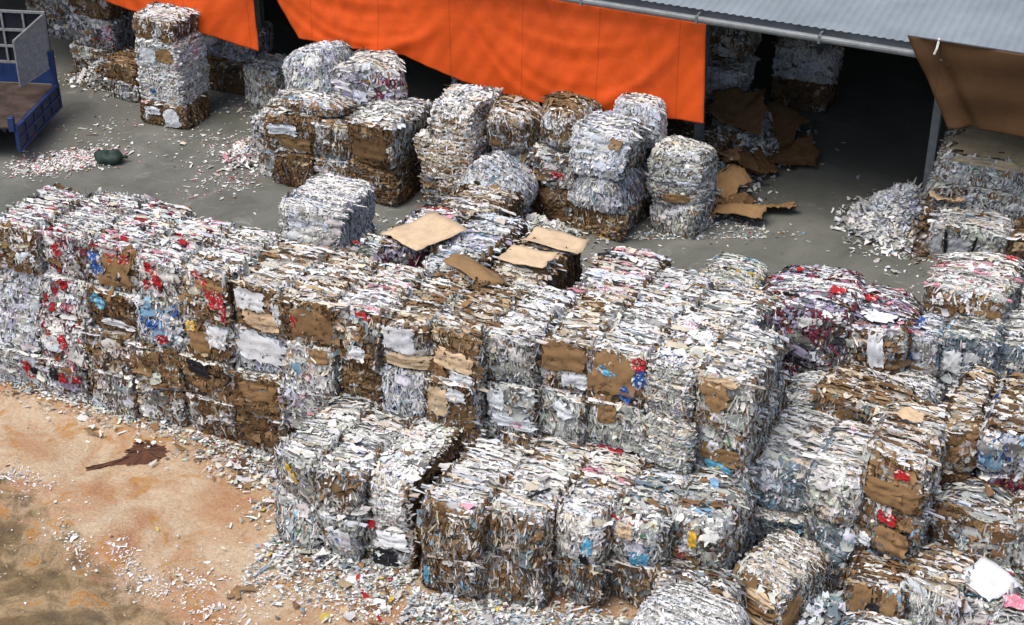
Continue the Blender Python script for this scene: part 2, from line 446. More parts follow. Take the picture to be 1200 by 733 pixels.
def dirt_mat():
    m, nt, b = newmat('bare_dirt', .95, .1)
    g = nt.nodes.new('ShaderNodeNewGeometry').outputs['Position']
    n1 = nz(nt, .55, 6, .62, g, .6); n2 = nz(nt, 2.3, 7, .7, g, .3); n3 = nz(nt, 14, 5, .7, g); n4 = nz(nt, .9, 5, .6, g, 1.2)
    base = ramp(nt, n1.outputs[0], [(.30, (.33, .165, .10)), (.40, (.44, .255, .145)), (.50, (.49, .335, .21)), (.60, (.56, .44, .31)), (.70, (.48, .31, .18)), (.80, (.34, .21, .12))])
    c = mix(nt, base.outputs[0], (.42, .20, .045), ramp(nt, n4.outputs[0], [(.56, 0), (.66, .75)]).outputs[0])
    c = mix(nt, c, (.36, .15, .09), ramp(nt, n2.outputs[0], [(.56, 0), (.70, .45)]).outputs[0])
    # olive brown spoil towards the near end of the yard (a real change of soil)
    sep = nt.nodes.new('ShaderNodeSeparateXYZ'); nt.links.new(g, sep.inputs[0])
    def ma(op, a, bb):
        k = nt.nodes.new('ShaderNodeMath'); k.operation = op
        for s_, v_ in zip(k.inputs, (a, bb)):
            if hasattr(v_, 'is_linked'): nt.links.new(v_, s_)
            else: s_.default_value = v_
        return k.outputs[0]
    # soil boundary: y < 18.6 - 0.45*(x+18)
    t = ma('ADD', sep.outputs[1], ma('MULTIPLY', ma('ADD', sep.outputs[0], 17.0), .38))
    t = ma('ADD', t, ma('MULTIPLY', ma('SUBTRACT', n2.outputs[0], .5), 3.2))
    soil = ramp(nt, ma('MULTIPLY', ma('SUBTRACT', 18.2, t), .8), [(.25, 0), (.75, .9)])
    sc_ = ramp(nt, n4.outputs[0], [(.36, (.10, .075, .045)), (.47, (.19, .135, .07)), (.55, (.36, .27, .16)), (.62, (.40, .20, .06)), (.70, (.46, .38, .28))])
    c = mix(nt, c, sc_.outputs[0], soil.outputs[0])
    c = mix(nt, c, ramp(nt, n3.outputs[0], [(.3, .62), (.6, 1.05)]).outputs[0], .6, 'MULTIPLY')
    v = nt.nodes.new('ShaderNodeTexVoronoi'); v.feature = 'DISTANCE_TO_EDGE'; v.inputs['Scale'].default_value = .55
    vn = nz(nt, 1.5, 4, .6, g)
    vm = nt.nodes.new('ShaderNodeVectorMath'); vm.operation = 'MULTIPLY_ADD'
    nt.links.new(vn.outputs[1], vm.inputs[0]); vm.inputs[1].default_value = (.8, .8, .8); nt.links.new(g, vm.inputs[2]); nt.links.new(vm.outputs[0], v.inputs['Vector'])
    c = mix(nt, c, (.17, .09, .05), ramp(nt, v.outputs[0], [(0, .14), (.012, 0)]).outputs[0])
    nt.links.new(c, b.inputs['Base Color'])
    bump(nt, b, n3.outputs[0], .8, .06)
    return m

def dirt_z(X, Y):
    r = np.random.default_rng(5); z = np.zeros_like(X)
    for f, a in ((.5, .05), (1.3, .03), (3.1, .018), (6., .01)):
        for _ in range(4):
            k = r.normal(0, f, 2); z += a * .5 * np.sin(X * k[0] + Y * k[1] + r.uniform(0, 6.28))
    near = np.clip((18.6 - (Y + .38 * (X + 17))) / 2.0, 0, 1)
    for _ in range(14):
        cx, cy, s_ = r.uniform(-21, -9), r.uniform(13, 18.5), r.uniform(.25, .8)
        z += near * r.uniform(.06, .2) * np.exp(-((X - cx) ** 2 + (Y - cy) ** 2) / s_ ** 2)
    for _ in range(60):
        k = r.normal(0, 9, 2); z += near * .006 * np.sin(X * k[0] + Y * k[1] + r.uniform(0, 6.28))
    fl = np.clip((Y - 20.6) / .8, 0, 1)
    return (z - .05) * (1 - fl) - .02 * fl
M_DIRT = dirt_mat()
grid_sheet('dirt_ground', -34, 8, 8, 23.5, 300, 150, dirt_z, M_DIRT)

def concrete_mat():
    m, nt, b = newmat('yard_concrete', .75, .3)
    g = nt.nodes.new('ShaderNodeNewGeometry').outputs['Position']
    n1 = nz(nt, .45, 6, .65, g, .5); n2 = nz(nt, 3.2, 6, .7, g); n3 = nz(nt, 25, 4, .6, g)
    c = ramp(nt, n1.outputs[0], [(.28, (.098, .103, .086)), (.5, (.145, .150, .130)), (.72, (.20, .202, .178))]).outputs[0]
    c = mix(nt, c, (.13, .10, .07), ramp(nt, n2.outputs[0], [(.55, 0), (.72, .45)]).outputs[0])
    n4 = nz(nt, 1.1, 7, .7, g, 1.5)
    c = mix(nt, c, (.07, .07, .06), ramp(nt, n4.outputs[0], [(.60, 0), (.72, .7)]).outputs[0])
    c = mix(nt, c, (.33, .33, .31), ramp(nt, n4.outputs[0], [(.30, .55), (.40, 0)]).outputs[0])
    c = mix(nt, c, ramp(nt, n3.outputs[0], [(.3, .70), (.6, 1.0)]).outputs[0], .6, 'MULTIPLY')
    nt.links.new(c, b.inputs['Base Color'])
    r = ramp(nt, n1.outputs[0], [(.35, .5), (.65, .85)]); nt.links.new(r.outputs[0], b.inputs['Roughness'])
    bump(nt, b, n2.outputs[0], .2, .02)
    return m
M_CONC = concrete_mat()
grid_sheet('concrete_yard', -60, 14, 22.6, 62, 12, 12, lambda X, Y: X * 0, M_CONC)
M_FAR = plain('outer_ground', (.22, .19, .14), .3, .2, .95, .1)
grid_sheet('outer_ground', -400, 400, -350, 450, 30, 30, lambda X, Y: X * 0 - .35, M_FAR)

# ------------------------------------------------------------------ warehouse
M_ROOF = plain('roof_sheet', (.215, .248, .268), .16, .8, .45, .4, .0, 0)
M_STEEL = plain('galvanised_steel', (.17, .185, .19), .25, 5, .5, .35, .1)
M_WALL = plain('warehouse_wall', (.16, .17, .18), .2, 1.5, .7, .2)
wh = empty('warehouse', (-14, 36, 0))
tag(wh, 'open-fronted grey metal warehouse with pipe gutter along its eave', 'warehouse')
def wpart(mb, name, mat, parent=wh):
    o = mb.build(name, mat, parent)
    if parent is wh: o.location = (14, -36, 0)
    return o
# corrugated roof
x = np.arange(-62, 16, .04); ph = (x / .2) % 1
prof = np.where(ph < .35, 0, np.where(ph < .5, (ph - .35) / .15, np.where(ph < .85, 1, (1 - ph) / .15))) * .022
ya, yb, za, zb = 35.35, 64, 5.42, 9.2
v = np.concatenate([np.stack([x, x * 0 + ya, prof + za], 1), np.stack([x, x * 0 + yb, prof + zb], 1)])
n = len(x)
o = mesh_obj('roof', v, np.array([(i, i + 1, n + i + 1, n + i) for i in range(n - 1)]), M_ROOF, wh); o.location = (14, -36, 0)
g_ = MB()
g_.tube([(-62, 35.18, 5.24), (16, 35.18, 5.24)], .085, 12)
gut = wpart(g_, 'gutter', M_STEEL)
for k in range(26):
    xx = -61 + k * 3.0 + .9
    b_ = MB(); b_.box((xx, 35.18, 5.24), (.06, .19, .19)); b_.box((xx, 35.30, 5.35), (.05, .2, .03))
    b_.build('gutter_bracket', M_STEEL, gut)
f_ = MB(); f_.box((-23, 35.5, 5.30), (78, .06, .20)); wpart(f_, 'eave_beam', M_WALL)
for xx in (-39.9, -33.2, -26.45, -19.6, -12.75, -6.65, -.2):
    p_ = MB(); p_.box((xx, 37.62, 2.6), (.20, .016, 5.2)); p_.box((xx, 37.82, 2.6), (.20, .016, 5.2)); p_.box((xx, 37.72, 2.6), (.016, .184, 5.2))
    p_.box((xx, 37.72, .012), (.36, .36, .024))
    wpart(p_, 'column', M_STEEL)
wpart(MB().box((-23, 63.9, 4.5), (78, .15, 9)), 'wall', M_WALL)
wpart(MB().box((-61.9, 50, 3.8), (.15, 28, 7.6)), 'wall', M_WALL)
wpart(MB().box((15.9, 50, 3.8), (.15, 28, 7.6)), 'wall', M_WALL)
for k in range(5):
    wpart(MB().box((-23, 41 + k * 5, 5.42 + (41 + k * 5 - 35.35) * .132 - .2), (78, .08, .2)), 'purlin', M_WALL)

# ------------------------------------------------------------------ tarpaulins
def tarp_mat(name, col, rough=.6):
    m, nt, b = newmat(name, rough, .25)
    tc = nt.nodes.new('ShaderNodeTexCoord').outputs['Object']
    n = nz(nt, .7, 7, .7, tc, .8)
    r = ramp(nt, n.outputs[0], [(.3, tuple(c * .72 for c in col)), (.6, col)])
    sp_ = nt.nodes.new('ShaderNodeSeparateXYZ'); nt.links.new(tc, sp_.inputs[0])
    k1 = nt.nodes.new('ShaderNodeMath'); k1.operation = 'PINGPONG'; k1.inputs[1].default_value = 1.05; nt.links.new(sp_.outputs[0], k1.inputs[0])
    seam = ramp(nt, k1.outputs[0], [(.0, .78), (.016, .80), (.020, 1.0)])          # welded seams between the widths of cloth
    n9 = nz(nt, 3.5, 7, .75, tc, 1.0)
    c = mix(nt, r.outputs[0], seam.outputs[0], 1.0, 'MULTIPLY')
    c = mix(nt, c, tuple(q * .45 + .02 for q in col), ramp(nt, n9.outputs[0], [(.60, 0), (.75, .55)]).outputs[0])
    nt.links.new(c, b.inputs['Base Color'])
    w = nt.nodes.new('ShaderNodeTexNoise'); w.inputs['Scale'].default_value = 5; w.inputs['Detail'].default_value = 4
    mp = nt.nodes.new('ShaderNodeMapping'); mp.inputs['Scale'].default_value = (.35, 1, 1.6); nt.links.new(tc, mp.inputs[0]); nt.links.new(mp.outputs[0], w.inputs['Vector'])
    bump(nt, b, w.outputs[0], .14, .04)
    return m
M_ORANGE = tarp_mat('orange_tarp', (.76, .10, .012))
M_BROWN = tarp_mat('brown_tarp', (.095, .048, .02))
M_ROPE = plain('white_rope', (.7, .7, .66), .1, 10, .8)

def tarp(name, mat, label, xl, xr, ztop, zbot, seed, nx=150, nz_=60, y0=35.42, swag=1.0):
    """xl(t), xr(t): left/right edge x against t=0 top..1 bottom; zbot(s)"""
    r = np.random.default_rng(seed)
    S, T = np.meshgrid(np.linspace(0, 1, nx), np.linspace(0, 1, nz_), indexing='ij')
    Xl, Xr = xl(T), xr(T)
    X = Xl + (Xr - Xl) * S
    Z = ztop + (zbot(S) - ztop) * T
    wid = 6.2
    Y = np.full_like(X, y0)
    ph = ((X + 24.8) / wid) % 1
    for k in range(6):
        d = .35 + .16 * k + r.uniform(-.05, .05); a = r.uniform(.03, .06) * swag; c_ = r.uniform(.44, .56); w_ = r.uniform(.06, .11)
        curve = d * (1 - .8 * ((ph - c_) * 2) ** 2) - .05
        dd = (T - curve) / w_
        Y -= a * np.clip(1.1 - np.abs(ph - c_) * 1.9, .1, 1) * np.where(dd > 0, np.exp(-dd ** 2 * .5), np.exp(-dd ** 2 * 1.6))
    for k in range(12):
        xx = r.uniform(X.min(), X.max()); sl = r.uniform(-2.2, 2.2); w_ = r.uniform(.05, .13)
        Y -= r.uniform(.01, .035) * swag * np.exp(-((X - xx - sl * T) / w_) ** 2) * np.clip(1 - .9 * T, 0, 1)
    Y -= .10 * np.sin(ph * math.pi) * T * swag
    Y += .012 * np.sin(X * 5 + Z * 3) + .008 * np.sin(X * 11 - Z * 7)
    v = np.stack([X, Y, Z], -1).reshape(-1, 3)
    q = np.array([(i * nz_ + j, (i + 1) * nz_ + j, (i + 1) * nz_ + j + 1, i * nz_ + j + 1) for i in range(nx - 1) for j in range(nz_ - 1)])
    o = mesh_obj(name, v, q, mat, smooth=True)
    md = o.modifiers.new('thick', 'SOLIDIFY'); md.thickness = .006
    tag(o, label, 'tarpaulin')
    return o
pw = lambda s, xs, ys: np.interp(s, xs, ys)
tarp('tarpaulin', M_ORANGE, 'wide bright orange tarpaulin sagging from the eave above the middle heap of bales',
     lambda t: -24.75 + 1.2 * np.clip(t, 0, 1) ** 1.3, lambda t: -11.95 + .1 * t, 5.08,
     lambda s: pw(s, [0, .28, .42, .55, .75, 1], [2.85, 2.9, 2.45, 2.28, 2.36, 2.52]), 3)
tarp('tarpaulin', M_ORANGE, 'smaller orange tarpaulin behind the tall white stack, cut off by the left column gap',
     lambda t: -36 + 0 * t, lambda t: -25.0 + .05 * t, 5.08,
     lambda s: pw(s, [0, .5, .8, 1], [3.6, 2.95, 2.55, 2.22]), 8)
# brown tarpaulin hung over the roof edge like an awning
def brown():
    nx, nt_ = 90, 40
    S, T = np.meshgrid(np.linspace(0, 1, nx), np.linspace(0, 1, nt_), indexing='ij')
    X = (-7.05 + 1.15 * T) * (1 - S) + 2.0 * S
    Z = 5.72 + (3.60 - 5.72) * T + .05 * np.sin(S * 9) * T
    Y = 34.92 + .38 * T
    fold = np.exp(-((X - (-6.55 + 1.1 * T)) / .16) ** 2)
    Y += .22 * fold * (0.3 + .7 * T)
    left = np.clip(1 - (X - (-7.05 + 1.15 * T)) / .55, 0, 1)
    Y -= .16 * left * T
    Y += .03 * np.sin(X * 3 + 4 * T) + .02 * np.sin(T * 14 + X * .7)
    v = np.stack([X, Y, Z], -1).reshape(-1, 3)
    q = np.array([(i * nt_ + j, (i + 1) * nt_ + j, (i + 1) * nt_ + j + 1, i * nt_ + j + 1) for i in range(nx - 1) for j in range(nt_ - 1)])
    o = mesh_obj('tarpaulin', v, q, M_BROWN, smooth=True)
    o.modifiers.new('thick', 'SOLIDIFY').thickness = .008
    tag(o, 'dark brown tarpaulin tied over the roof edge above the straw-topped bale', 'tarpaulin')
    MB().tube([(-6.35, 34.95, 5.78), (-6.36, 34.86, 5.55), (-6.4, 34.86, 5.42)], .028, 6).build('tie_rope', M_ROPE, o)
    MB().tube([(-7.05, 34.92, 5.725), (2.0, 34.92, 5.725)], .02, 6).build('hem', plain('dark_hem', (.05, .045, .05), .2), o)
brown()

# ------------------------------------------------------------------ truck bed with cage
def truck():
    M_BLUE = plain('blue_paint', (.012, .034, .125), .45, 4, .5, .4)
    M_BLUE2 = plain('worn_blue_paint', (.035, .048, .08), .45, 5, .6, .3)
    for mm in (M_BLUE, M_BLUE2):
        q = mm.node_tree; bs = q.nodes['Principled BSDF']; src = bs.inputs['Base Color'].links[0].from_socket
        tcx = q.nodes.new('ShaderNodeTexCoord').outputs['Object']
        q.links.new(mix(q, src, (.10, .055, .03), ramp(q, nz(q, 3.2, 8, .75, tcx, .8).outputs[0], [(.55, 0), (.66, .8)]).outputs[0]), bs.inputs['Base Color'])
    M_BED = plain('rusty_bed', (.06, .042, .034), .5, 3, .8, .2)
    M_GAL = plain('pale_mesh_steel', (.22, .23, .235), .3, 9, .6, .3)
    M_TYRE = plain('tyre_rubber', (.02, .02, .02), .2, 9, .9, .2)
    t = empty('caged_truck', (-29.44, 30.22, 0), math.atan2(3.05, -1.05) - math.pi / 2)
    tag(t, 'blue caged truck with an empty bed and its tailgate hanging down at the yard edge', 'truck')
    # local: +y along the tail (width 3.1), -x towards the cab
    Wd, L, zf = 3.15, 6.5, 1.10
    MB().box((-L / 2, Wd / 2, zf - .04), (L, Wd - .1, .06), 0, .01).build('bed_floor', M_BED, t)
    ch = MB(); ch.box((-L / 2, .75, zf - .24), (L, .12, .3)); ch.box((-L / 2, Wd - .75, zf - .24), (L, .12, .3))
    for k in range(5): ch.box((-.3 - k * 1.4, Wd / 2, zf - .12), (.1, Wd - .2, .1))
    ch.build('chassis', M_BLUE2, t)
    # tailgate
    tg = MB(); tg.box((.05, Wd / 2, zf - .36), (.05, Wd, .72))
    for zz in (zf - .03, zf - .36, zf - .69): tg.box((.09, Wd / 2, zz), (.05, Wd, .075), 0, .008)
    for k in range(6): tg.box((.093, .04 + k * (Wd - .08) / 5, zf - .36), (.05, .085, .72), 0, .008)
    tgo = tg.build('tailgate', M_BLUE, t)
    for k in range(5):
        yy = .04 + (k + .5) * (Wd - .08) / 5
        for zz in (zf - .195, zf - .525): MB().box((.078, yy, zz), (.012, .50, .24)).build('recessed_panel', M_BLUE2, tgo)
    # far side board and cage (runs forward along -x at y = Wd)
    sb = MB(); sb.box((-L / 2, Wd, zf + .28), (L, .06, .56))
    for k in range(8): sb.box((-.1 - k * .9, Wd - .035, zf + .28), (.07, .03, .5))
    sb.build('side_board', M_BLUE, t)
    sb = MB(); sb.box((-L / 2 - 1.6, 0, zf + .28), (L - 3.2, .06, .56)); sb.build('side_board', M_BLUE, t)
    MB().box((0, Wd - .02, zf + .45), (.14, .16, 1.1), 0, .01).build('corner_post', M_BLUE, t)
    MB().box((-.02, .02, zf + .10), (.14, .16, .4), 0, .01).build('corner_post', M_BLUE, t)
    cg = MB()
    for zz in (zf + .6, zf + 1.08, zf + 1.56, zf + 2.1): cg.box((-L / 2, Wd, zz), (L, .065, .065))
    for k in range(10): cg.box((-.03 - k * .62, Wd, zf + 1.33), (.055, .055, 1.5))
    cg.build('cage_frame', M_GAL, t)
    MB().box((-L / 2, Wd + .06, zf + 1.33), (L, .02, 1.5)).build('cage_shade_sheet', plain('navy_shade', (.012, .014, .024), .3), t)  # added dark sheet, stands in for the dim warehouse interior behind the bars
    # open gate swung in from the far rear corner
    gx, gy = -.05, Wd - .05
    ang = math.radians(254)
    gd = np.array([math.cos(ang), math.sin(ang), 0]); gw = 1.35
    gt = MB()
    P = lambda s, z: np.array([gx, gy, 0]) + gd * s + np.array([0, 0, z])
    loop = [P(0, zf + .50), P(gw, zf + .42), P(gw, zf + 1.75), P(0, zf + 2.05), P(0, zf + .50)]
    for a, b in zip(loop, loop[1:]): gt.tube([a, b], .03, 6)
    gto = gt.build('gate', M_GAL, t)
    gm = MB()
    for k in range(1, 34): gm.tube([P(gw * k / 34, zf + .5 - .08 * k / 34), P(gw * k / 34, zf + 2.05 - .3 * k / 34)], .013, 4)
    for k in range(1, 30): gm.tube([P(0, zf + .5 + 1.55 * k / 30), P(gw, zf + .42 + 1.33 * k / 30)], .013, 4)
    gm.build('gate_mesh', M_GAL, gto)
    # near side hoop
    MB().tube([(-.9, .02, zf), (-.9, .02, zf + 1.0), (-1.0, .02, zf + 1.2), (-2.6, .02, zf + 1.25)], .035, 8).build('side_hoop', M_GAL, t)
    for xx in (-1.7, -2.9):
        for yy in (.35, Wd - .35):
            w_ = MB(); w_.tube([(xx, yy - .14, .48), (xx, yy + .14, .48)], .48, 24)
            wo = w_.build('wheel', M_TYRE, t)
            MB().tube([(xx, yy - .15, .48), (xx, yy + .15, .48)], .25, 16).build('rim', M_GAL, wo)
truck()

# ================================================================== BALES
GA = 'bales stacked four high in the long front row'
EDG = [-22.15, -21.0, -19.8, -18.62, -17.55, -16.38, -15.22, -14.1, -13.1, -12.2, -11.15, -10.22, -9.3, -8.25, -7.32, -6.35]
FRY = [21.7] * 10 + [22.0, 22.3, 22.3, 22.3, 22.45]
P_ = lambda *a: a
# per column: list from top tier down: (label, kind, top, front, kwargs)
ROW = [
 [('cardboard_bale', 'leftmost top bale of the front row with a torn brown face', 'WR', 'KW', dict()),
  ('paper_bale', 'bluish white bale under the torn brown one at the left end of the row', 'W', 'WB', dict()),
  ('paper_bale', 'plain white pressed bale, third down in the leftmost stack', 'W', 'WB', dict()),
  ('paper_bale', 'white ground bale at the left end with one red and black sheet', 'W', 'WB', dict(panels=[P_('print_or_hollow_sheet', 'red', 'front', .55, .1, .18, .45), P_('print_or_hollow_sheet', 'black', 'front', .85, .05, .16, .2)]))],
 [('paper_bale', 'top bale of the second stack from the left with red tag on grey face', 'WR', 'R', dict(panels=[P_('print_or_hollow_sheet', 'red', 'front', -.35, .3, .22, .26, .5)])),
  ('paper_bale', 'red flecked white bale below the red tagged one, second stack', 'W', 'R', dict()),
  ('paper_bale', 'white bale with a dense red streak down its right, second stack', 'W', 'R', dict(panels=[P_('print_or_hollow_sheet', 'red', 'front', .1, .0, .2, .3, .4)])),
  ('paper_bale', 'grey ground bale with black and red scraps in the second stack', 'W', 'V', dict(panels=[P_('print_or_hollow_sheet', 'red', 'front', .1, .1, .2, .28), P_('print_or_hollow_sheet', 'black', 'front', -.25, .3, .2, .35), P_('print_or_hollow_sheet', 'red', 'front', .7, .25, .22, .2)]))],
 [('cardboard_bale', 'cardboard-faced top bale with a blue sheet and black print, third stack', 'WR', 'KW', dict(panels=[P_('cardboard_panel', 'kraft', 'front', .12, -.05, .72, .72), P_('print_or_hollow_sheet', 'blue', 'front', -.62, .15, .30, .50, .25), P_('print_or_hollow_sheet', 'black', 'front', .2, -.3, .4, .14, -.3), P_('print_or_hollow_sheet', 'red', 'front', .25, .6, .5, .18, .1)])),
  ('cardboard_bale', 'brown bale with a white strip and pale blue film, third stack', 'W', 'K', dict(panels=[P_('paper_sheet', 'white', 'front', .1, -.55, .7, .18, -.1), P_('print_or_hollow_sheet', 'sky', 'front', -.5, .55, .35, .25, -.6)])),
  ('cardboard_bale', 'dark brown sagging bale third down in the third stack', 'W', 'KW', dict()),
  ('paper_bale', 'grey shredded ground bale in the third stack beside the dirt', 'W', 'GK', dict(shred=1.))],
 [('paper_bale', 'top bale with several bright red scraps on white, fourth stack', 'WR', 'W', dict(panels=[P_('print_or_hollow_sheet', 'red', 'front', -.2, .55, .4, .2, -.6), P_('print_or_hollow_sheet', 'red', 'front', .0, .05, .26, .38, -.5), P_('print_or_hollow_sheet', 'red', 'front', -.6, -.25, .16, .24)])),
  ('paper_bale', 'blue and maroon speckled bale second down in the fourth stack', 'W', 'BW', dict(panels=[P_('print_or_hollow_sheet', 'red', 'front', .1, -.55, .26, .2), P_('print_or_hollow_sheet', 'blue', 'front', -.3, .1, .26, .16)])),
  ('cardboard_bale', 'plain kraft bale third down in the fourth stack', 'W', 'K', dict(big=.6)),
  ('cardboard_bale', 'ground bale of mixed brown and grey scrap, fourth stack', 'W', 'GK', dict())],
 [('cardboard_bale', 'top bale with a large red patch at its right edge, fifth stack', 'W', 'KW', dict(panels=[P_('print_or_hollow_sheet', 'red', 'front', .52, .1, .36, .38, .3), P_('cardboard_panel', 'kraft', 'front', .3, .6, .6, .3), P_('print_or_hollow_sheet', 'red', 'front', .85, -.2, .12, .6), P_('print_or_hollow_sheet', 'red', 'front', -.05, .75, .4, .16, -.4)])),
  ('cardboard_bale', 'kraft and white bale with an orange-yellow tag, fifth stack', 'W', 'KW', dict(panels=[P_('print_or_hollow_sheet', 'yellow', 'front', -.55, .45, .22, .2), P_('cardboard_panel', 'kraft', 'front', -.2, -.2, .5, .5), P_('paper_sheet', 'white', 'front', .5, .2, .4, .5)])),
  ('cardboard_bale', 'brown bale with a black torn hollow, third down in fifth stack', 'W', 'K', dict(panels=[P_('print_or_hollow_sheet', 'black', 'front', -.2, .55, .5, .35)], big=.5)),  # the hollow's shade is painted as a black sheet
  ('cardboard_bale', 'brown ground bale dotted with white scraps, fifth stack', 'W', 'KW', dict())],
 [('cardboard_bale', 'top bale with half white, half kraft face beside the red patch', 'CW', 'K', dict(panels=[P_('paper_sheet', 'white', 'front', -.3, .4, .72, .46), P_('cardboard_panel', 'tan', 'front', .1, -.45, .8, .4), P_('paper_sheet', 'white', 'front', .8, .0, .2, .5)])),
  ('paper_bale', 'bale with one smooth bluish white sheet across its face', 'W', 'WB', dict(panels=[P_('paper_sheet', 'white', 'front', .05, .15, 1.0, .62)])),
  ('cardboard_bale', 'smooth dark kraft bale third down, left of the grey purple one', 'W', 'K', dict(big=.9, panels=[P_('cardboard_panel', 'kraft', 'front', .1, .3, .8, .4)])),
  ('cardboard_bale', 'dark kraft ground bale left of the low front block', 'W', 'KD', dict(big=.9))],
 [('cardboard_bale', 'kraft top bale with one upright red mark on its face', 'CW', 'K', dict(big=.6, panels=[P_('cardboard_panel', 'kraft', 'front', .15, .0, .85, .66), P_('print_or_hollow_sheet', 'red', 'front', -.45, -.05, .13, .46, .15)])),
  ('paper_bale', 'white shredded bale under the red marked kraft one', 'W', 'W', dict(shred=.8, panels=[P_('cardboard_panel', 'kraft', 'front', .45, .7, .45, .3)])),
  ('paper_bale', 'grey purple speckled bale behind the left end of the front block', 'W', 'V', dict(shred=.6))],
 [('paper_bale', 'pink and white topped bale with a dark torn face', 'WP', 'BR', dict(panels=[P_('print_or_hollow_sheet', 'red', 'front', .3, .8, .3, .12), P_('paper_sheet', 'white', 'front', .2, -.65, .3, .25)])),
  ('cardboard_bale', 'brown finely layered bale under the pink topped one', 'W', 'K', dict(axis='z', coarse=1.1))],
 [('cardboard_bale', 'top bale with a bent white board above tan layers', 'CK', 'KW', dict(panels=[P_('paper_sheet', 'white', 'front', -.25, .4, .6, .5, -.05), P_('cardboard_panel', 'tan', 'front', .1, -.55, .85, .3)])),
  ('paper_bale', 'tangled bluish shreds bale under the bent white board', 'W', 'WB', dict(shred=1.4))],
 [('cardboard_bale', 'dark striped top bale with a tan lip, left of the grey shred bale', 'CK', 'K', dict(panels=[P_('cardboard_panel', 'tan', 'front', .0, -.1, .8, .35), P_('paper_sheet', 'white', 'front', .3, -.8, .5, .3)])),
  ('cardboard_bale', 'kraft and white bale with a pale torn corner below the dark striped one', 'W', 'KW', dict(panels=[P_('cardboard_panel', 'tan', 'front', -.45, .15, .4, .6), P_('paper_sheet', 'white', 'front', .3, .5, .4, .3)]))],
 [('paper_bale', 'grey white shredded top bale between two dark gaps', 'W', 'G', dict(shred=1.)),
  ('paper_bale', 'grey bale with a white plate and a pink scrap', 'W', 'G', dict(shred=.8, panels=[P_('paper_sheet', 'white', 'front', -.6, .5, .35, .4), P_('paper_sheet', 'white', 'front', .1, -.5, .9, .25), P_('print_or_hollow_sheet', 'pink', 'front', .25, -.55, .2, .16)]))],
 [('cardboard_bale', 'top bale with a broad brown board over white fluff', 'CW', 'KW', dict(panels=[P_('cardboard_panel', 'kraft', 'front', -.1, .4, .8, .58), P_('paper_sheet', 'white', 'front', .35, -.5, .5, .35)])),
  ('paper_bale', 'white grey mixed bale below the broad brown board', 'W', 'G', dict(shred=.6, panels=[P_('paper_sheet', 'white', 'front', .1, .4, .4, .35, -.7)]))],
 [('cardboard_bale', 'brown board faced top bale with two blue pieces and a red ball of film', 'W', 'KW', dict(panels=[P_('cardboard_panel', 'kraft', 'front', -.15, .15, .8, .8, -.1), P_('print_or_hollow_sheet', 'sky', 'front', -.35, .2, .36, .14, -.45), P_('print_or_hollow_sheet', 'blue', 'front', .4, -.55, .26, .26, -.5), P_('print_or_hollow_sheet', 'red', 'front', .75, .75, .24, .24), P_('print_or_hollow_sheet', 'blue', 'front', .85, .2, .2, .3)])),
  ('paper_bale', 'grey bale with a small kraft square, below the blue pieces', 'W', 'G', dict(shred=.6, panels=[P_('cardboard_panel', 'kraft', 'front', -.35, .55, .35, .4)]))],
 [('paper_bale', 'evenly layered pale grey top bale near the right end', 'W', 'G', dict(axis='z', coarse=.75)),
  ('paper_bale', 'lower evenly layered pale grey bale near the right end', 'W', 'G', dict(axis='z', coarse=.75))],
 [('paper_bale', 'right end top bale with a torn brown V on grey', 'W', 'G', dict(shred=.6, panels=[P_('cardboard_panel', 'kraft', 'front', -.3, .35, .42, .5, .5), P_('cardboard_panel', 'tan', 'front', -.2, .85, .6, .18)])),
  ('paper_bale', 'right end bale with a round white disc on kraft board', 'W', 'GC', dict(shred=.6, panels=[P_('cardboard_panel', 'kraft', 'front', .1, -.2, .75, .36), P_('paper_sheet', 'white', 'front', -.15, .0, .24, .26), P_('print_or_hollow_sheet', 'sky', 'front', .0, -.85, .5, .18)]))],
]
rr = random.Random(4)
for ci, colm in enumerate(ROW):
    x0, x1 = EDG[ci], EDG[ci + 1]; w = x1 - x0; cx = (x0 + x1) / 2; fy = FRY[ci]
    for ti, (kind, lab, tp, fr, kw) in enumerate(colm):
        z = 2.85 - .95 * ti
        off = -.52 * (1 - (z + .95) / 3.8) * max(0, min(1, (-13 - cx) / 8))
        Lh = 2.0 + rr.uniform(-.1, .15)
        dy = rr.uniform(-.09, .09) - (.03 * ti)
        kk = dict(group=GA, rz=rr.uniform(-2, 2), lump=.034, rnd=.05, side='GK')
        if ti > 0: kk['back'] = .0
        if fr == 'R': kk['coarse'] = .72
        kk.update(kw)
        bale(kind, (cx + off + rr.uniform(-.02, .02), fy + Lh / 2 + dy, z), (w * .975, Lh, .95 + (.03 if ti == 0 else 0)), lab, top=tp, front=fr, **kk)

LOW = ['dark kraft bale half hidden under the brown layered one', 'grey shredded bale half hidden under the bluish shreds', 'mixed brown bale half hidden under the kraft and white one',
       'grey brown bale half hidden under the pink scrap bale', 'dark bale half hidden under the white grey mixed one', 'dark maroon bale with red film peeking out above the low block',
       'dark brown board bale half hidden below the evenly layered stack', 'grey bale half hidden below the round white disc']
for k, lab in enumerate(LOW):
    ci = 7 + k; x0, x1 = EDG[ci], EDG[ci + 1]
    fr = ['KD', 'G', 'KW', 'GK', 'KD', 'MD', 'KD', 'GK'][k]
    pn = [P_('print_or_hollow_sheet', 'red', 'front', -.1, .8, .5, .2)] if k == 5 else ([P_('cardboard_panel', 'dark', 'front', 0, .75, .9, .25)] if k == 6 else [])
    bale('paper_bale', ((x0 + x1) / 2, FRY[ci] + 1.0, .95), ((x1 - x0) * .97, 2.0, .95), lab, top='W', front=fr, side='GK', group=GA, lump=.034, rnd=.05, back=0, panels=pn)
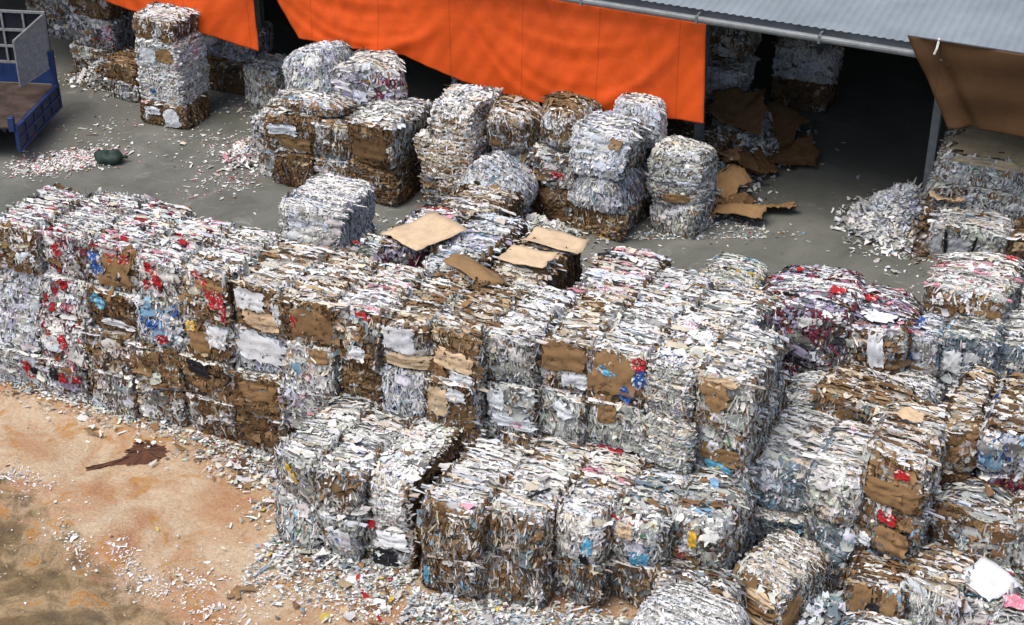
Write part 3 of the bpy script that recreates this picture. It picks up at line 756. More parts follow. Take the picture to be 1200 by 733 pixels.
# ---- second row behind
GB = 'bales in the second row behind the front row'
bale('paper_bale', (-14.25, 25.45, 2.75), (1.1, 2.0, .95), 'dark sided bale under the tilted tan cardboard sheet', 'WP', 'MD', group=GB, lump=.04)
bale('paper_bale', (-14.0, 27.4, 2.55), (1.3, 1.7, .95), 'cream and white topped bale behind the tilted tan sheet', 'CW', 'KD', side='KD', group=GB)
bale('paper_bale', (-12.98, 25.15, 2.85), (1.12, 2.5, .95), 'long bale of white layers between the two tan boards', 'WB', 'W', side='KD', group=GB)
bale('paper_bale', (-11.72, 25.2, 2.72), (1.15, 2.2, .95), 'bale covered by two flat tan boards', 'CW', 'KD', side='KD', group=GB, lump=.04)
bale('paper_bale', (-10.0, 25.55, 2.62), (1.2, 2.1, .95), 'red and white striped bale with a brown side', 'WR', 'KW', side='KD', group=GB)
bale('paper_bale', (-10.1, 25.6, 1.65), (1.1, 2.0, .95), 'brown bale carrying the red and white striped one', 'KW', 'KD', side='K', group=GB, dens=.7)
bale('paper_bale', (-8.85, 25.3, 2.6), (1.15, 1.9, .95), 'white layered bale on the row between red stripes and yellowish bale', 'W', 'GK', group=GB)
bale('paper_bale', (-7.68, 25.35, 2.55), (1.1, 1.7, .95), 'white layered bale behind the right end of the front row', 'W', 'GC', side='GK', group=GB)
for z_, lab in ((0, 'ground bale of the stack behind the right end of the front row'), (1.28, 'grey brown bale just under the white layered one behind the right end')):
    bale('paper_bale', (-7.7, 25.4, z_), (1.1, 1.7, 1.28), lab, 'G', 'GK', group=GB, dens=.7, back=0)
bale('paper_bale', (-15.5, 25.3, 1.85), (1.2, 1.7, .95), 'low greenish scrap bale in the hollow behind the pink topped bale', 'GC', 'KW', group=GB, lump=.06)
# lone white bale behind the left part of the row
bale('paper_bale', (-18.8, 29.0, .95), (1.55, 2.0, 1.0), 'clean bluish white bale standing alone between row and heap', 'WW', 'WW', side='WB', big=.6, coarse=.85, shred=.15, group='bales on the concrete yard', rz=4, lump=.03, sheets=2)
bale('paper_bale', (-18.85, 29.0, 0), (1.6, 1.9, .95), 'white bale carrying the clean bluish one', 'W', 'WB', group='bales on the concrete yard', rz=2, dens=.7)

# ---- heap in front of the big tarpaulin
GH = 'bales heaped in front of the orange tarpaulin'
H = lambda kind, c, d, lab, top, front, **k: bale(kind, c, d, lab, top, front, **{**dict(group=GH, lump=.085, rnd=.10), **k})
H('paper_bale', (-22.95, 33.2, 0), (.75, 1.5, 1.9), 'narrow leaning grey white bale at the left end of the heap', 'G', 'W', lean=(.06, 0))
H('cardboard_bale', (-22.0, 33.15, 0), (1.25, 1.7, .98), 'dark brown ground bale at the left of the heap', 'KW', 'KD')
H('cardboard_bale', (-22.0, 33.2, .96), (1.3, 1.7, .98), 'brown bale with a white layered band, left of the heap', 'KW', 'K', panels=[P_('paper_sheet', 'white', 'front', -.3, .35, .7, .3), P_('cardboard_panel', 'kraft', 'front', .2, -.4, .7, .4)])
H('paper_bale', (-20.9, 33.35, 0), (1.05, 1.6, .95), 'grey ground bale left of the big brown stack', 'G', 'GK', shred=1.)
H('paper_bale', (-20.9, 33.4, .93), (1.1, 1.7, 1.0), 'bale of hanging grey brown shreds beside the big brown stack', 'KW', 'GK', shred=1.2)
H('paper_bale', (-22.25, 34.3, 1.93), (1.5, 1.25, 1.2), 'white rumpled bale perched at the upper left of the heap', 'WB', 'WB', rnd=.2, lump=.15, rz=-14, roll=(0, -8))
H('paper_bale', (-20.75, 34.6, 1.93), (1.55, 1.25, 1.05), 'grey rumpled bale perched beside the white one atop the heap', 'G', 'V', rnd=.16, lump=.12, rz=6)
H('paper_bale', (-21.7, 33.2, 1.92), (1.7, .9, .35), 'flattened white layer bale sagging in front of the perched bales', 'W', 'KW', rnd=.3, lump=.08)
H('cardboard_bale', (-19.6, 33.35, 0), (1.35, 2.1, 1.1), 'dark brown ground bale of the big brown stack', 'K', 'KD', side='KD', shred=.6, axis='z')
H('cardboard_bale', (-19.6, 33.4, 1.08), (1.38, 2.15, 1.15), 'big brown bale with a grey white crust on top', 'G', 'KD', side='GK', shred=.8, panels=[P_('cardboard_panel', 'dark', 'front', .0, -.2, 1.0, .8)])
H('cardboard_bale', (-17.75, 33.55, 0), (1.4, 1.6, .95), 'brown frayed ground bale under the layered white one', 'KW', 'BR', axis='z')
H('paper_bale', (-17.75, 33.6, .93), (1.35, 1.6, .95), 'white layered bale with a brown fringe in the middle of the heap', 'W', 'CW', axis='z')
H('paper_bale', (-17.65, 33.7, 1.86), (1.4, 1.6, .95), 'beige and white layered bale atop the middle stack', 'G', 'CW', axis='z', coarse=1.2)
H('paper_bale', (-16.2, 32.85, .25), (1.45, 1.35, 1.35), 'tilted white bale with red specks leaning out of the heap', 'WB', 'WB', rnd=.24, roll=(-14, 24), rz=-12, lump=.08, panels=[P_('print_or_hollow_sheet', 'red', 'front', .5, -.5, .2, .16), P_('paper_sheet', 'white', 'front', .3, -.3, .6, .5)])
H('cardboard_bale', (-16.35, 34.0, 1.55), (1.15, 1.2, 1.1), 'round topped brown bale behind the tilted white one', 'CK', 'KW', rnd=.34, shred=1.)
H('paper_bale', (-16.3, 34.2, 0), (1.2, 1.2, 1.6), 'grey bale under the round topped brown one', 'G', 'GK')
H('cardboard_bale', (-15.1, 34.25, 0), (1.1, 1.4, .95), 'dark ground bale left of the tall white stack', 'KW', 'KD')
H('paper_bale', (-15.1, 34.25, .93), (1.1, 1.4, .95), 'grey bale with red specks left of the tall white stack', 'G', 'GK', panels=[P_('print_or_hollow_sheet', 'red', 'front', .2, -.4, .35, .16)])
H('cardboard_bale', (-15.05, 34.35, 1.86), (1.15, 1.4, 1.0), 'brown rounded bale just under the tarpaulin edge', 'K', 'KW', rnd=.3)
H('cardboard_bale', (-13.72, 33.95, 0), (1.42, 1.6, .78), 'brown frayed base bale of the tall white stack', 'KW', 'K', side='BR', axis='z', shred=1.)
H('paper_bale', (-13.75, 33.9, .76), (1.40, 1.6, .85), 'white shredded middle bale of the tall white stack', 'W', 'WB', side='V', shred=1.6)
H('paper_bale', (-13.75, 33.95, 1.58), (1.42, 1.6, 1.15), 'clean white top bale of the tall stack by the tarpaulin', 'WB', 'WB', side='GK', rnd=.18, panels=[P_('cardboard_panel', 'kraft', 'front', .6, .75, .3, .3)])
H('paper_bale', (-13.35, 35.0, 1.9), (1.2, .75, 1.1), 'bright white rounded bale behind the tall stack top', 'W', 'WB', rnd=.3)
H('paper_bale', (-12.05, 34.75, 0), (1.35, 1.3, .85), 'grey ground bale right of the tall white stack', 'G', 'G', side='GK', shred=1.)
H('paper_bale', (-12.08, 34.75, .82), (1.35, 1.35, 1.4), 'grey layered rounded bale at the right end of the heap', 'G', 'G', axis='z', rnd=.24, panels=[P_('cardboard_panel', 'kraft', 'front', .2, -.7, .7, .26)])
H('paper_bale', (-18.2, 36.9, 1.0), (2.2, 1.4, 1.7), 'dim grey bale under the tarpaulin behind the middle stack', 'G', 'GK', group='bales inside the warehouse')
H('paper_bale', (-15.3, 37.0, 1.0), (2.0, 1.4, 1.6), 'dim brown bale under the tarpaulin behind the rounded brown bale', 'K', 'GK', group='bales inside the warehouse')

# ---- left yard stacks
GG = 'bales at the left end of the warehouse'
G = lambda kind, c, d, lab, top, front, **k: bale(kind, c, d, lab, top, front, **{**dict(group=GG, lump=.04, rnd=.11), **k})
G('cardboard_bale', (-27.45, 34.75, 0), (1.38, 1.4, .74), 'brown base bale with two white sheets under the tall left stack', 'W', 'K', panels=[P_('paper_sheet', 'white', 'front', -.4, .3, .5, .25), P_('paper_sheet', 'white', 'front', .5, -.1, .46, .55, .2)])
G('paper_bale', (-27.5, 34.8, .72), (1.42, 1.4, 1.02), 'white layered bale with a blue stamp in the tall left stack', 'W', 'W', axis='z', shred=.5, panels=[P_('print_or_hollow_sheet', 'blue', 'front', -.3, -.3, .16, .14)])
G('paper_bale', (-27.5, 34.8, 1.72), (1.40, 1.4, .85), 'white bale with a kraft square in the tall left stack', 'W', 'W', axis='z', panels=[P_('cardboard_panel', 'kraft', 'front', .42, .1, .5, .42), P_('paper_sheet', 'white', 'front', -.35, .0, .5, .5)])
G('paper_bale', (-27.55, 34.8, 2.55), (1.36, 1.35, .62), 'brown flecked white cap bale on the tall left stack', 'W', 'KW')
G('paper_bale', (-31.7, 37.1, 0), (1.6, 1.5, .9), 'shabby grey ground bale behind the left column', 'GK', 'GK', lump=.07)
G('paper_bale', (-31.6, 37.1, .88), (1.5, 1.5, 1.0), 'purplish white bale under the brown one behind the left column', 'W', 'V')
G('cardboard_bale', (-31.6, 37.1, 1.86), (1.5, 1.5, .95), 'kraft bale with a white top behind the left column', 'W', 'K', big=.8)
G('cardboard_bale', (-29.75, 35.75, 0), (1.3, 1.2, .55), 'dark grey low bale beneath the brown box-like bale', 'G', 'GK', lump=.07)
G('cardboard_bale', (-29.75, 35.75, .5), (1.32, 1.1, .62), 'brown box-like bale left of the tall white stack', 'K', 'K', big=1., sheets=1)
G('cardboard_bale', (-29.9, 38.2, 0), (1.3, 1.3, 1.9), 'dark brown upright bale in shade left of the tall stack', 'W', 'KD')
G('cardboard_bale', (-27.1, 37.6, 0), (1.75, 1.3, 1.02), 'dark brown ground bale right of the tall left stack', 'K', 'KD', big=.9)
G('paper_bale', (-27.2, 37.6, 1.0), (1.75, 1.3, .95), 'grey white bale under the smaller orange tarpaulin', 'G', 'V')
G('paper_bale', (-25.65, 37.0, 0), (1.15, 1.3, 1.25), 'grey shredded bale beside the warehouse column in the gap', 'G', 'G', shred=1.2)
G('paper_bale', (-35.0, 39.2, 0), (2.0, 1.6, 1.2), 'dim ground bale behind the truck cage', 'G', 'GK', dens=.7)
G('paper_bale', (-34.8, 39.2, 1.18), (2.2, 1.6, 1.3), 'dim upper grey bale behind the truck cage', 'G', 'GK')
G('paper_bale', (-32.9, 40.0, 1.2), (1.4, 1.4, 1.5), 'dim pale bale between truck cage and column', 'G', 'G')
G('paper_bale', (-32.9, 40.0, 0), (1.4, 1.4, 1.2), 'dim lower bale between truck cage and column', 'G', 'GK', dens=.7)

# ---- inside the open bay
GI = 'bales inside the warehouse'
I_ = lambda kind, c, d, lab, top, front, **k: bale(kind, c, d, lab, top, front, **{**dict(group=GI, lump=.05, rnd=.12), **k})
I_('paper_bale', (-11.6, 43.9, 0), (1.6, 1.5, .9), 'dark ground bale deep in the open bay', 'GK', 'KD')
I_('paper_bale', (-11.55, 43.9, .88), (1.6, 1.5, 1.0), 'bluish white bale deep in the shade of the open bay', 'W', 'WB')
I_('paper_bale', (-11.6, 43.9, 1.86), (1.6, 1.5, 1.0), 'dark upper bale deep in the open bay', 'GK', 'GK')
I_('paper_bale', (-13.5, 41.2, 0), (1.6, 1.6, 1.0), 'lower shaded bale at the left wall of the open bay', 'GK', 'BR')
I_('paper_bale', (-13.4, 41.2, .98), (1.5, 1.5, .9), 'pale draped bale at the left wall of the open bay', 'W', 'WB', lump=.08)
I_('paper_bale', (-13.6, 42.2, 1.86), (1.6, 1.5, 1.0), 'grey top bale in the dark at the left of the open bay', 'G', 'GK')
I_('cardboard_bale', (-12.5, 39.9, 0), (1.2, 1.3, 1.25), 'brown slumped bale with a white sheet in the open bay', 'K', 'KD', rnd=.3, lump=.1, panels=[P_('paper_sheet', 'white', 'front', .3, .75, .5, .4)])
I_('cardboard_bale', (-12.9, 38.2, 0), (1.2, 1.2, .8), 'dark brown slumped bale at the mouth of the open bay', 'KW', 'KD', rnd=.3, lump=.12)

# ---- right background under the brown tarpaulin
GJ = 'bales under the brown tarpaulin'
J = lambda kind, c, d, lab, top, front, **k: bale(kind, c, d, lab, top, front, **{**dict(group=GJ, lump=.045, rnd=.10), **k})
J('paper_bale', (-4.9, 37.7, 1.54), (3.0, 1.9, .78), 'long grey bale with a flat straw coloured top', 'S', 'GC', side='G', shred=1., sheets=0, panels=[P_('straw_layer', 'straw', 'top', .05, -.02, 2.85, 1.9, 0.0), P_('straw_layer', 'straw', 'front', .08, .80, 2.7, .2, 0.0)])
J('paper_bale', (-4.9, 37.7, .77), (3.0, 1.9, .79), 'long grey brown bale carrying the straw topped one', 'G', 'GK', side='GK', shred=1.)
J('paper_bale', (-4.9, 37.7, 0), (3.0, 1.9, .79), 'dark lowest bale of the straw topped stack', 'G', 'KD', side='GK', dens=.7)
J('paper_bale', (-5.15, 36.1, 0), (1.75, 1.0, 1.05), 'pale grey bale with black bands below the straw topped one', 'W', 'G', panels=[P_('black_band', 'black', 'front', -.55, -.1, .08, .8, .1), P_('black_band', 'black', 'front', .2, -.1, .07, .8, -.1), P_('grey_sheet', 'grey', 'front', -.2, -.1, .5, .5), P_('grey_sheet', 'grey', 'front', -.8, -.1, .25, .6)])
J('cardboard_bale', (-3.6, 36.2, 0), (1.2, 1.2, 1.1), 'brown bale at the right picture edge beside the black banded one', 'KW', 'KD')

# ---- coloured group in the right middle
GM = 'coloured bales right of the front row'
Mm = lambda kind, c, d, lab, top, front, **k: bale(kind, c, d, lab, top, front, **{**dict(group=GM, lump=.06, rnd=.14, coarse=.8), **k})
Mm('paper_bale', (-9.05, 29.6, .9), (1.1, 1.6, .95), 'yellowish white bale with a blue patch beside the concrete', 'Y', 'Y', rnd=.2, panels=[P_('print_or_hollow_sheet', 'sky', 'front', .1, .4, .3, .5)])
Mm('paper_bale', (-9.0, 29.6, 0), (1.1, 1.6, .92), 'bale carrying the yellowish white one', 'G', 'BG', dens=.7)
Mm('paper_bale', (-7.1, 29.0, .93), (1.9, 2.2, 1.32), 'large maroon and white bale with red tags beside the concrete floor', 'M', 'MD', side='MD', rnd=.2, lump=.12, lean=(0, .06), panels=[P_('print_or_hollow_sheet', 'red', 'top', -.5, .5, .22, .2), P_('print_or_hollow_sheet', 'red', 'top', .6, -.2, .3, .26)])
Mm('paper_bale', (-7.2, 29.0, 0), (1.75, 2.0, .95), 'dark maroon ground bale carrying the large maroon one', 'M', 'MD')
Mm('paper_bale', (-5.7, 29.1, .8), (1.3, 2.0, 1.25), 'white, red and brown bale at the right of the maroon one', 'M', 'BR', side='KD', rnd=.22, lump=.09, panels=[P_('paper_sheet', 'white', 'front', .3, .4, .3, .7), P_('paper_sheet', 'white', 'top', .2, -.5, .5, .4), P_('print_or_hollow_sheet', 'red', 'top', -.4, .1, .3, .25)])
Mm('paper_bale', (-5.75, 29.1, 0), (1.25, 2.0, .82), 'dark ground bale under the white, red and brown one', 'M', 'MD')
Mm('paper_bale', (-6.15, 26.6, .55), (1.0, 1.2, .95), 'small white shredded bale in the gap behind the grey striped bale', 'W', 'W', side='BG', rnd=.22)
Mm('paper_bale', (-6.2, 26.6, 0), (1.1, 1.2, .58), 'low dark bale under the small white one', 'G', 'MD', dens=.7)
Mm('paper_bale', (-4.25, 31.2, .93), (1.7, 2.0, 1.3), 'tall white topped bale with pinkish sheets at the right', 'WP', 'KW', side='GK', panels=[P_('paper_sheet', 'white', 'front', -.3, -.55, .5, .3), P_('cardboard_panel', 'kraft', 'left', .3, .3, .5, .5), P_('print_or_hollow_sheet', 'red', 'top', .75, .75, .25, .22), P_('cardboard_panel', 'kraft', 'front', .8, .1, .3, .6)])
Mm('paper_bale', (-4.25, 31.2, 0), (1.6, 2.0, .95), 'brown and grey bale carrying the white topped pinkish one', 'G', 'GK')
Mm('paper_bale', (-4.95, 29.3, 0), (1.05, 1.4, 1.8), 'white bale with a bright blue scrap in front of the pinkish one', 'WB', 'V', side='BG', rnd=.2, panels=[P_('print_or_hollow_sheet', 'blue', 'top', -.1, -.3, .35, .5), P_('print_or_hollow_sheet', 'blue', 'front', -.2, .5, .35, .3)])
Mm('paper_bale', (-3.85, 29.6, 0), (1.1, 1.4, 1.85), 'grey and teal bale with white sheets in front of the pinkish one', 'GC', 'BG', side='BG', panels=[P_('paper_sheet', 'white', 'front', -.5, .4, .45, .45), P_('paper_sheet', 'grey', 'front', .3, .4, .4, .45)])
Mm('paper_bale', (-4.85, 27.9, 0), (1.35, 1.4, 1.15), 'low grey white bale with a red scrap below the bright blue scrap', 'G', 'GK', side='BG', rnd=.24, panels=[P_('print_or_hollow_sheet', 'red', 'front', .3, .4, .4, .25)])
Mm('paper_bale', (-3.15, 28.0, 0), (1.35, 1.4, 1.4), 'grey blue shredded bale at the right picture edge', 'BG', 'BG', shred=1.2)
Mm('paper_bale', (-2.9, 30.2, 0), (1.0, 1.5, 1.75), 'grey bale at the right picture edge beside the pinkish one', 'G', 'BG')

# ---- right front stacks
GD = 'bales in the right front stacks'
D = lambda kind, c, d, lab, top, front, **k: bale(kind, c, d, lab, top, front, **{**dict(group=GD, lump=.05, rnd=.13), **k})
D('paper_bale', (-5.85, 24.2, .95), (1.2, 2.3, 1.0), 'grey striped bale with a rounded layered top right of the front row', 'G', 'BG', side='GK', rnd=.2)
D('paper_bale', (-5.85, 24.1, 0), (1.2, 2.2, .97), 'dark grey ground bale under the grey striped one', 'G', 'BG', side='GK')
D('cardboard_bale', (-5.1, 25.75, 0), (1.5, 1.5, 2.25), 'dark brown and cream striped bale behind the tall right stack', 'CK', 'BR', rz=-6)
D('paper_bale', (-4.85, 23.6, 1.25), (.95, 1.9, 1.0), 'white topped grey bale left of the tall right stack', 'W', 'G', side='BG', rnd=.2)
D('paper_bale', (-4.85, 23.6, 0), (1.0, 1.9, 1.27), 'smooth grey bale under the white topped one by the tall right stack', 'G', 'BG', side='GK')
D('cardboard_bale', (-3.88, 23.75, 1.9), (1.12, 2.1, .98), 'cream topped bale with a kraft board on the tall right stack', 'CW', 'K', side='GK', panels=[P_('cardboard_panel', 'kraft', 'front', .0, -.4, .95, .5), P_('print_or_hollow_sheet', 'red', 'front', .3, .55, .3, .14), P_('cream_sheet', 'tan', 'top', -.2, .4, .5, .4)])
D('paper_bale', (-3.88, 23.7, .95), (1.1, 2.1, .96), 'red specked bale in the middle of the tall right stack', 'G', 'BR', side='GK', panels=[P_('print_or_hollow_sheet', 'red', 'front', .0, .65, .35, .2), P_('cardboard_panel', 'kraft', 'front', .3, -.2, .6, .5), P_('paper_sheet', 'white', 'front', -.6, -.6, .26, .24)])
D('cardboard_bale', (-3.88, 23.7, 0), (1.1, 2.1, .97), 'brown bottom bale of the tall right stack', 'G', 'BR', side='GK')
D('cardboard_bale', (-3.15, 25.3, 1.9), (.62, 2.2, .95), 'narrow kraft bale with a glossy brown face beside the tall right stack', 'CW', 'K', side='KD', big=.9)
D('cardboard_bale', (-3.15, 25.3, 0), (.62, 2.2, 1.91), 'narrow dark kraft bale below the glossy brown one', 'K', 'KD', side='KD', big=.9)
D('paper_bale', (-2.25, 25.35, 1.9), (1.15, 1.9, .95), 'striped top bale with a blue and white face at the right edge', 'CK', 'BW', side='BW', shred=.8)
D('paper_bale', (-2.25, 25.4, 0), (1.15, 1.9, 1.91), 'dark red specked bale below the blue faced one', 'G', 'MD', side='MD')
D('paper_bale', (-2.55, 23.9, 0), (1.2, 1.2, 1.75), 'low grey bale with a dirty white top right of the tall stack', 'GK', 'GK', rnd=.24, lump=.08)
D('cardboard_bale', (-1.55, 24.2, 0), (1.1, 1.3, 1.8), 'tan rubble topped bale at the right picture edge', 'CW', 'GK', rnd=.2, lump=.08, panels=[P_('cream_sheet', 'tan', 'top', .0, .2, .7, .4)])
D('cardboard_bale', (-3.75, 22.1, 0), (1.05, .95, 1.0), 'torn brown bale with a dark hole at the foot of the tall right stack', 'KW', 'BR', panels=[P_('cardboard_panel', 'kraft', 'front', -.4, .5, .4, .6), P_('print_or_hollow_sheet', 'black', 'front', .1, .2, .3, .3), P_('cardboard_panel', 'kraft', 'front', .6, .4, .3, .7)])  # black sheet stands in for the shade inside the hole
D('paper_bale', (-2.85, 22.5, 0), (.95, 1.3, 1.15), 'slanting grey strip bale right of the torn brown one', 'CW', 'GC', side='BR', shred=1.6)
D('paper_bale', (-2.05, 22.7, 0), (.95, 1.3, 1.0), 'ragged coloured bale under the flat white sheet, lower right', 'GC', 'GC', side='GC', lump=.08)
D('paper_bale', (-3.35, 21.1, 0), (1.5, 1.0, .55), 'low dark grey bale along the bottom edge at the right', 'GC', 'BG', lump=.08, rnd=.2)
D('paper_bale', (-1.35, 22.2, 0), (1.2, 1.4, .9), 'coloured film bale in the lower right corner', 'GC', 'R', lump=.1, rnd=.25)

# ---- foreground block
GE = 'bales of the low block in front of the row'
Eb = lambda kind, c, d, lab, top, front, **k: bale(kind, c, d, lab, top, front, **{**dict(group=GE, lump=.045, rnd=.10), **k})
Eb('paper_bale', (-13.75, 20.6, .95), (.95, 2.1, .97), 'upper left grey bale of the low block with a yellow scrap', 'G', 'G', shred=1., panels=[P_('print_or_hollow_sheet', 'yellow', 'front', .1, .5, .14, .4, .5)])
Eb('paper_bale', (-13.75, 20.55, 0), (.98, 2.1, .97), 'lower left grey ground bale of the low block', 'G', 'GC', side='GC', shred=1.)
Eb('paper_bale', (-12.85, 20.55, .95), (.88, 2.1, .97), 'upper grey brown bale in the middle of the block left end', 'G', 'GK', shred=.8)
Eb('paper_bale', (-12.85, 20.5, 0), (.9, 2.1, .97), 'lower bale with a blue streaked white sheet in the low block', 'G', 'G', shred=.6, panels=[P_('paper_sheet', 'white', 'front', .2, .2, .55, .5), P_('print_or_hollow_sheet', 'blue', 'front', .0, .2, .08, .3, .6)])
Eb('paper_bale', (-11.95, 20.75, .95), (.92, 1.95, .97), 'upper white and grey layered bale left of the dark cleft', 'G', 'W', side='KD', axis='z')
Eb('paper_bale', (-11.95, 20.7, 0), (.95, 2.0, .97), 'lower bale with a red tag and a black torn pocket by the dark cleft', 'G', 'G', side='KD', panels=[P_('print_or_hollow_sheet', 'red', 'front', -.8, .75, .16, .2), P_('print_or_hollow_sheet', 'black', 'front', -.1, -.45, .5, .35), P_('paper_sheet', 'white', 'front', .2, .3, .6, .3)])  # black sheet on the face is the torn pocket's painted shade
Eb('paper_bale', (-10.62, 20.65, .86), (1.04, 2.4, .98), 'white topped bale with brown upright shreds right of the dark cleft', 'W', 'BR', side='BR', shred=2.)
Eb('cardboard_bale', (-10.62, 20.40, 0), (1.05, 2.0, .88), 'brown upright shredded ground bale right of the dark cleft', 'G', 'BR', side='BR', shred=2.2, panels=[P_('film_strip', 'sky', 'front', -.75, -.1, .1, .4)])
Eb('paper_bale', (-9.58, 21.15, .86), (1.08, 2.6, .98), 'white topped bale with a black strap, middle of the low block', 'W', 'BR', side='BR', shred=2., panels=[P_('black_strap', 'black', 'top', .3, -.5, .05, .5, -.5)])
Eb('cardboard_bale', (-9.6, 20.75, 0), (1.08, 1.9, .88), 'brown shredded ground bale in the middle of the low block', 'G', 'BR', side='BR', shred=2.2)
Eb('paper_bale', (-8.58, 21.40, .86), (1.02, 2.3, .98), 'bulging white bale with a blue print at the block centre', 'W', 'W', side='BR', rnd=.18, shred=.8, panels=[P_('print_or_hollow_sheet', 'sky', 'front', .5, -.1, .2, .4), P_('print_or_hollow_sheet', 'black', 'front', .4, -.75, .2, .35)])
Eb('cardboard_bale', (-8.6, 21.15, 0), (1.05, 1.8, .88), 'dark brown grey ground bale under the bulging white one', 'G', 'BR', side='BR', shred=2.)
Eb('paper_bale', (-7.66, 21.60, .86), (.95, 2.0, .98), 'white and teal flecked bale right of the bulging white one', 'GC', 'GC', side='GK', rnd=.16, shred=1., panels=[P_('cardboard_panel', 'tan', 'front', -.4, .6, .3, .3), P_('film_strip', 'sky', 'front', .2, -.7, .35, .5)])
Eb('cardboard_bale', (-7.68, 21.50, 0), (.95, 1.8, .88), 'brown grey ground bale left of the grey bale with an orange tag', 'G', 'BR', side='KD', shred=1.6)
Eb('paper_bale', (-6.72, 21.90, .86), (1.0, 1.7, 1.0), 'grey upper bale with an orange tag at the right end of the block', 'GC', 'GK', side='GK', rnd=.16, panels=[P_('print_or_hollow_sheet', 'yellow', 'front', -.1, .3, .16, .36), P_('print_or_hollow_sheet', 'red', 'front', -.5, -.5, .16, .2)])
Eb('cardboard_bale', (-6.72, 21.90, 0), (1.0, 1.7, .88), 'dark grey ground bale at the right end of the block', 'G', 'GK', side='BG')

# ---- bottom right foreground
GF = 'bales in the near right corner'
Fb = lambda kind, c, d, lab, top, front, **k: bale(kind, c, d, lab, top, front, **{**dict(group=GF, lump=.045, rnd=.2), **k})
Fb('paper_bale', (-5.35, 21.75, 0), (1.12, 1.5, 1.02), 'flat topped cream bale with curled cardboard bands, bottom right', 'CR', 'CW', side='GK', rnd=.17, rz=-20, shred=.2, sheets=3, coarse=.65, lump=.05, panels=[P_('cardboard_band', 'tan', 'front', -.05, .35, 1.0, .2, .03), P_('cardboard_band', 'kraft', 'front', -.05, -.15, 1.0, .2, .02), P_('cardboard_band', 'tan', 'front', -.05, -.6, 1.0, .2, .0), P_('cardboard_panel', 'kraft', 'right', -.7, -.1, .4, .6)])
Fb('paper_bale', (-6.25, 19.7, 0), (1.6, 1.4, 1.05), 'bright white round topped bale at the bottom edge', 'WW', 'WW', side='WB', rnd=.24, rz=-14, sheets=4, coarse=.6, lump=.06)
Fb('paper_bale', (-6.5, 20.8, .0), (1.4, .75, .9), 'low grey bale wedged behind the bright white one', 'GK', 'GK', rnd=.28, lump=.07)

# ================================================================== LOOSE BOARDS ON TOP
def board(name, mat, label, loc, w, h, rot, crumple=.03, cat='cardboard sheet', seed=1, n=9, group=None):
    r = np.random.default_rng(seed)
    g = np.linspace(-.5, .5, n); pv = []
    for a in g:
        for b in g:
            z = crumple * (math.sin(a * 5 + seed) + math.sin(b * 6 + seed * 2) + .6 * math.sin((a + b) * 9 + seed)) + r.normal(0, crumple * .18)
            e = .014 if (abs(a) == .5 or abs(b) == .5) else 0
            pv.append(((a + r.normal(0, e)) * w, (b + r.normal(0, e)) * h, z))
    q = np.array([(i * n + j, (i + 1) * n + j, (i + 1) * n + j + 1, i * n + j + 1) for i in range(n - 1) for j in range(n - 1)])
    o = mesh_obj(name, pv, q, BOARD[mat], smooth=crumple < .05)
    o.modifiers.new('thick', 'SOLIDIFY').thickness = .012
    o.location = loc; o.rotation_euler = tuple(R(a) for a in rot)
    tag(o, label, cat, group); return o
board('cardboard_sheet', 'tan', 'large flat tan cardboard sheet tilted over a dark gap', (-14.0, 24.95, 3.88), 1.25, 1.25, (5, -6, -28), .018, seed=2)
board('cardboard_sheet', 'tan', 'rear flat tan board on the bale right of the white layers', (-11.55, 25.95, 3.76), 1.15, .75, (-4, 3, 4), .02, seed=3)
board('cardboard_sheet', 'tan', 'front flat tan board with a dog-eared edge below the rear one', (-11.75, 25.0, 3.80), 1.0, .62, (4, -3, -4), .02, seed=5)
board('cardboard_sheet', 'kraft', 'creased brown board slumped over the front edge of the white layers', (-12.35, 24.0, 3.86), 1.3, .6, (-10, 8, -24), .04, seed=7)
board('cardboard_sheet', 'white', 'flat white sheet lying on the ragged coloured bale, lower right', (-2.1, 22.55, 1.12), .8, .75, (4, 3, -30), .02, cat='paper sheet', seed=8)
board('paper_sheet', 'pink', 'pink film scrap lying in the lower right corner', (-1.55, 22.25, 1.02), .42, .26, (8, 0, 20), .04, cat='film scrap', seed=9)

def crumple(label, mat, loc, w, h, rz, seed, up=.16, cat='cardboard'):
    r = np.random.default_rng(seed); n = 20
    g = np.linspace(-.5, .5, n); A, B = np.meshgrid(g, g, indexing='ij')
    Z = np.zeros_like(A)
    for _ in range(14):
        k = r.normal(0, 1, 2); k /= np.linalg.norm(k); ph = r.uniform(-.5, .5)
        Z += np.abs(A * k[0] + B * k[1] - ph) * r.normal(0, .8)
    for _ in range(8):
        k = r.normal(0, 9, 2); Z += .05 * np.abs(np.sin(A * k[0] + B * k[1] + r.uniform(0, 6)))
    Z = (Z - Z.min()) / (Z.max() - Z.min() + 1e-6) * up * 2 + r.normal(0, .02, A.shape)
    rad = 1 + .07 * np.sin(np.arctan2(B, A) * 3 + seed) + .06 * np.sin(np.arctan2(B, A) * 7 + seed) + r.normal(0, .02, A.shape)
    v = np.stack([A * w * rad, B * h * rad, Z + .02], -1).reshape(-1, 3)
    q = np.array([(i * n + j, (i + 1) * n + j, (i + 1) * n + j + 1, i * n + j + 1) for i in range(n - 1) for j in range(n - 1)])
    o = mesh_obj('crumpled_cardboard', v, q, BOARD[mat]); o.modifiers.new('thick', 'SOLIDIFY').thickness = .01
    o.location = loc; o.rotation_euler = (0, 0, R(rz)); tag(o, label, cat, 'crumpled cardboard at the open bay'); return o
crumple('large crumpled brown cardboard lying in front of the open bay', 'kraft', (-10.95, 35.55, .02), 1.5, .9, 10, 3, .24)
crumple('long crumpled cardboard tail stretched out on the concrete', 'kraft', (-10.2, 36.35, .02), 1.2, .5, 28, 4, .13)
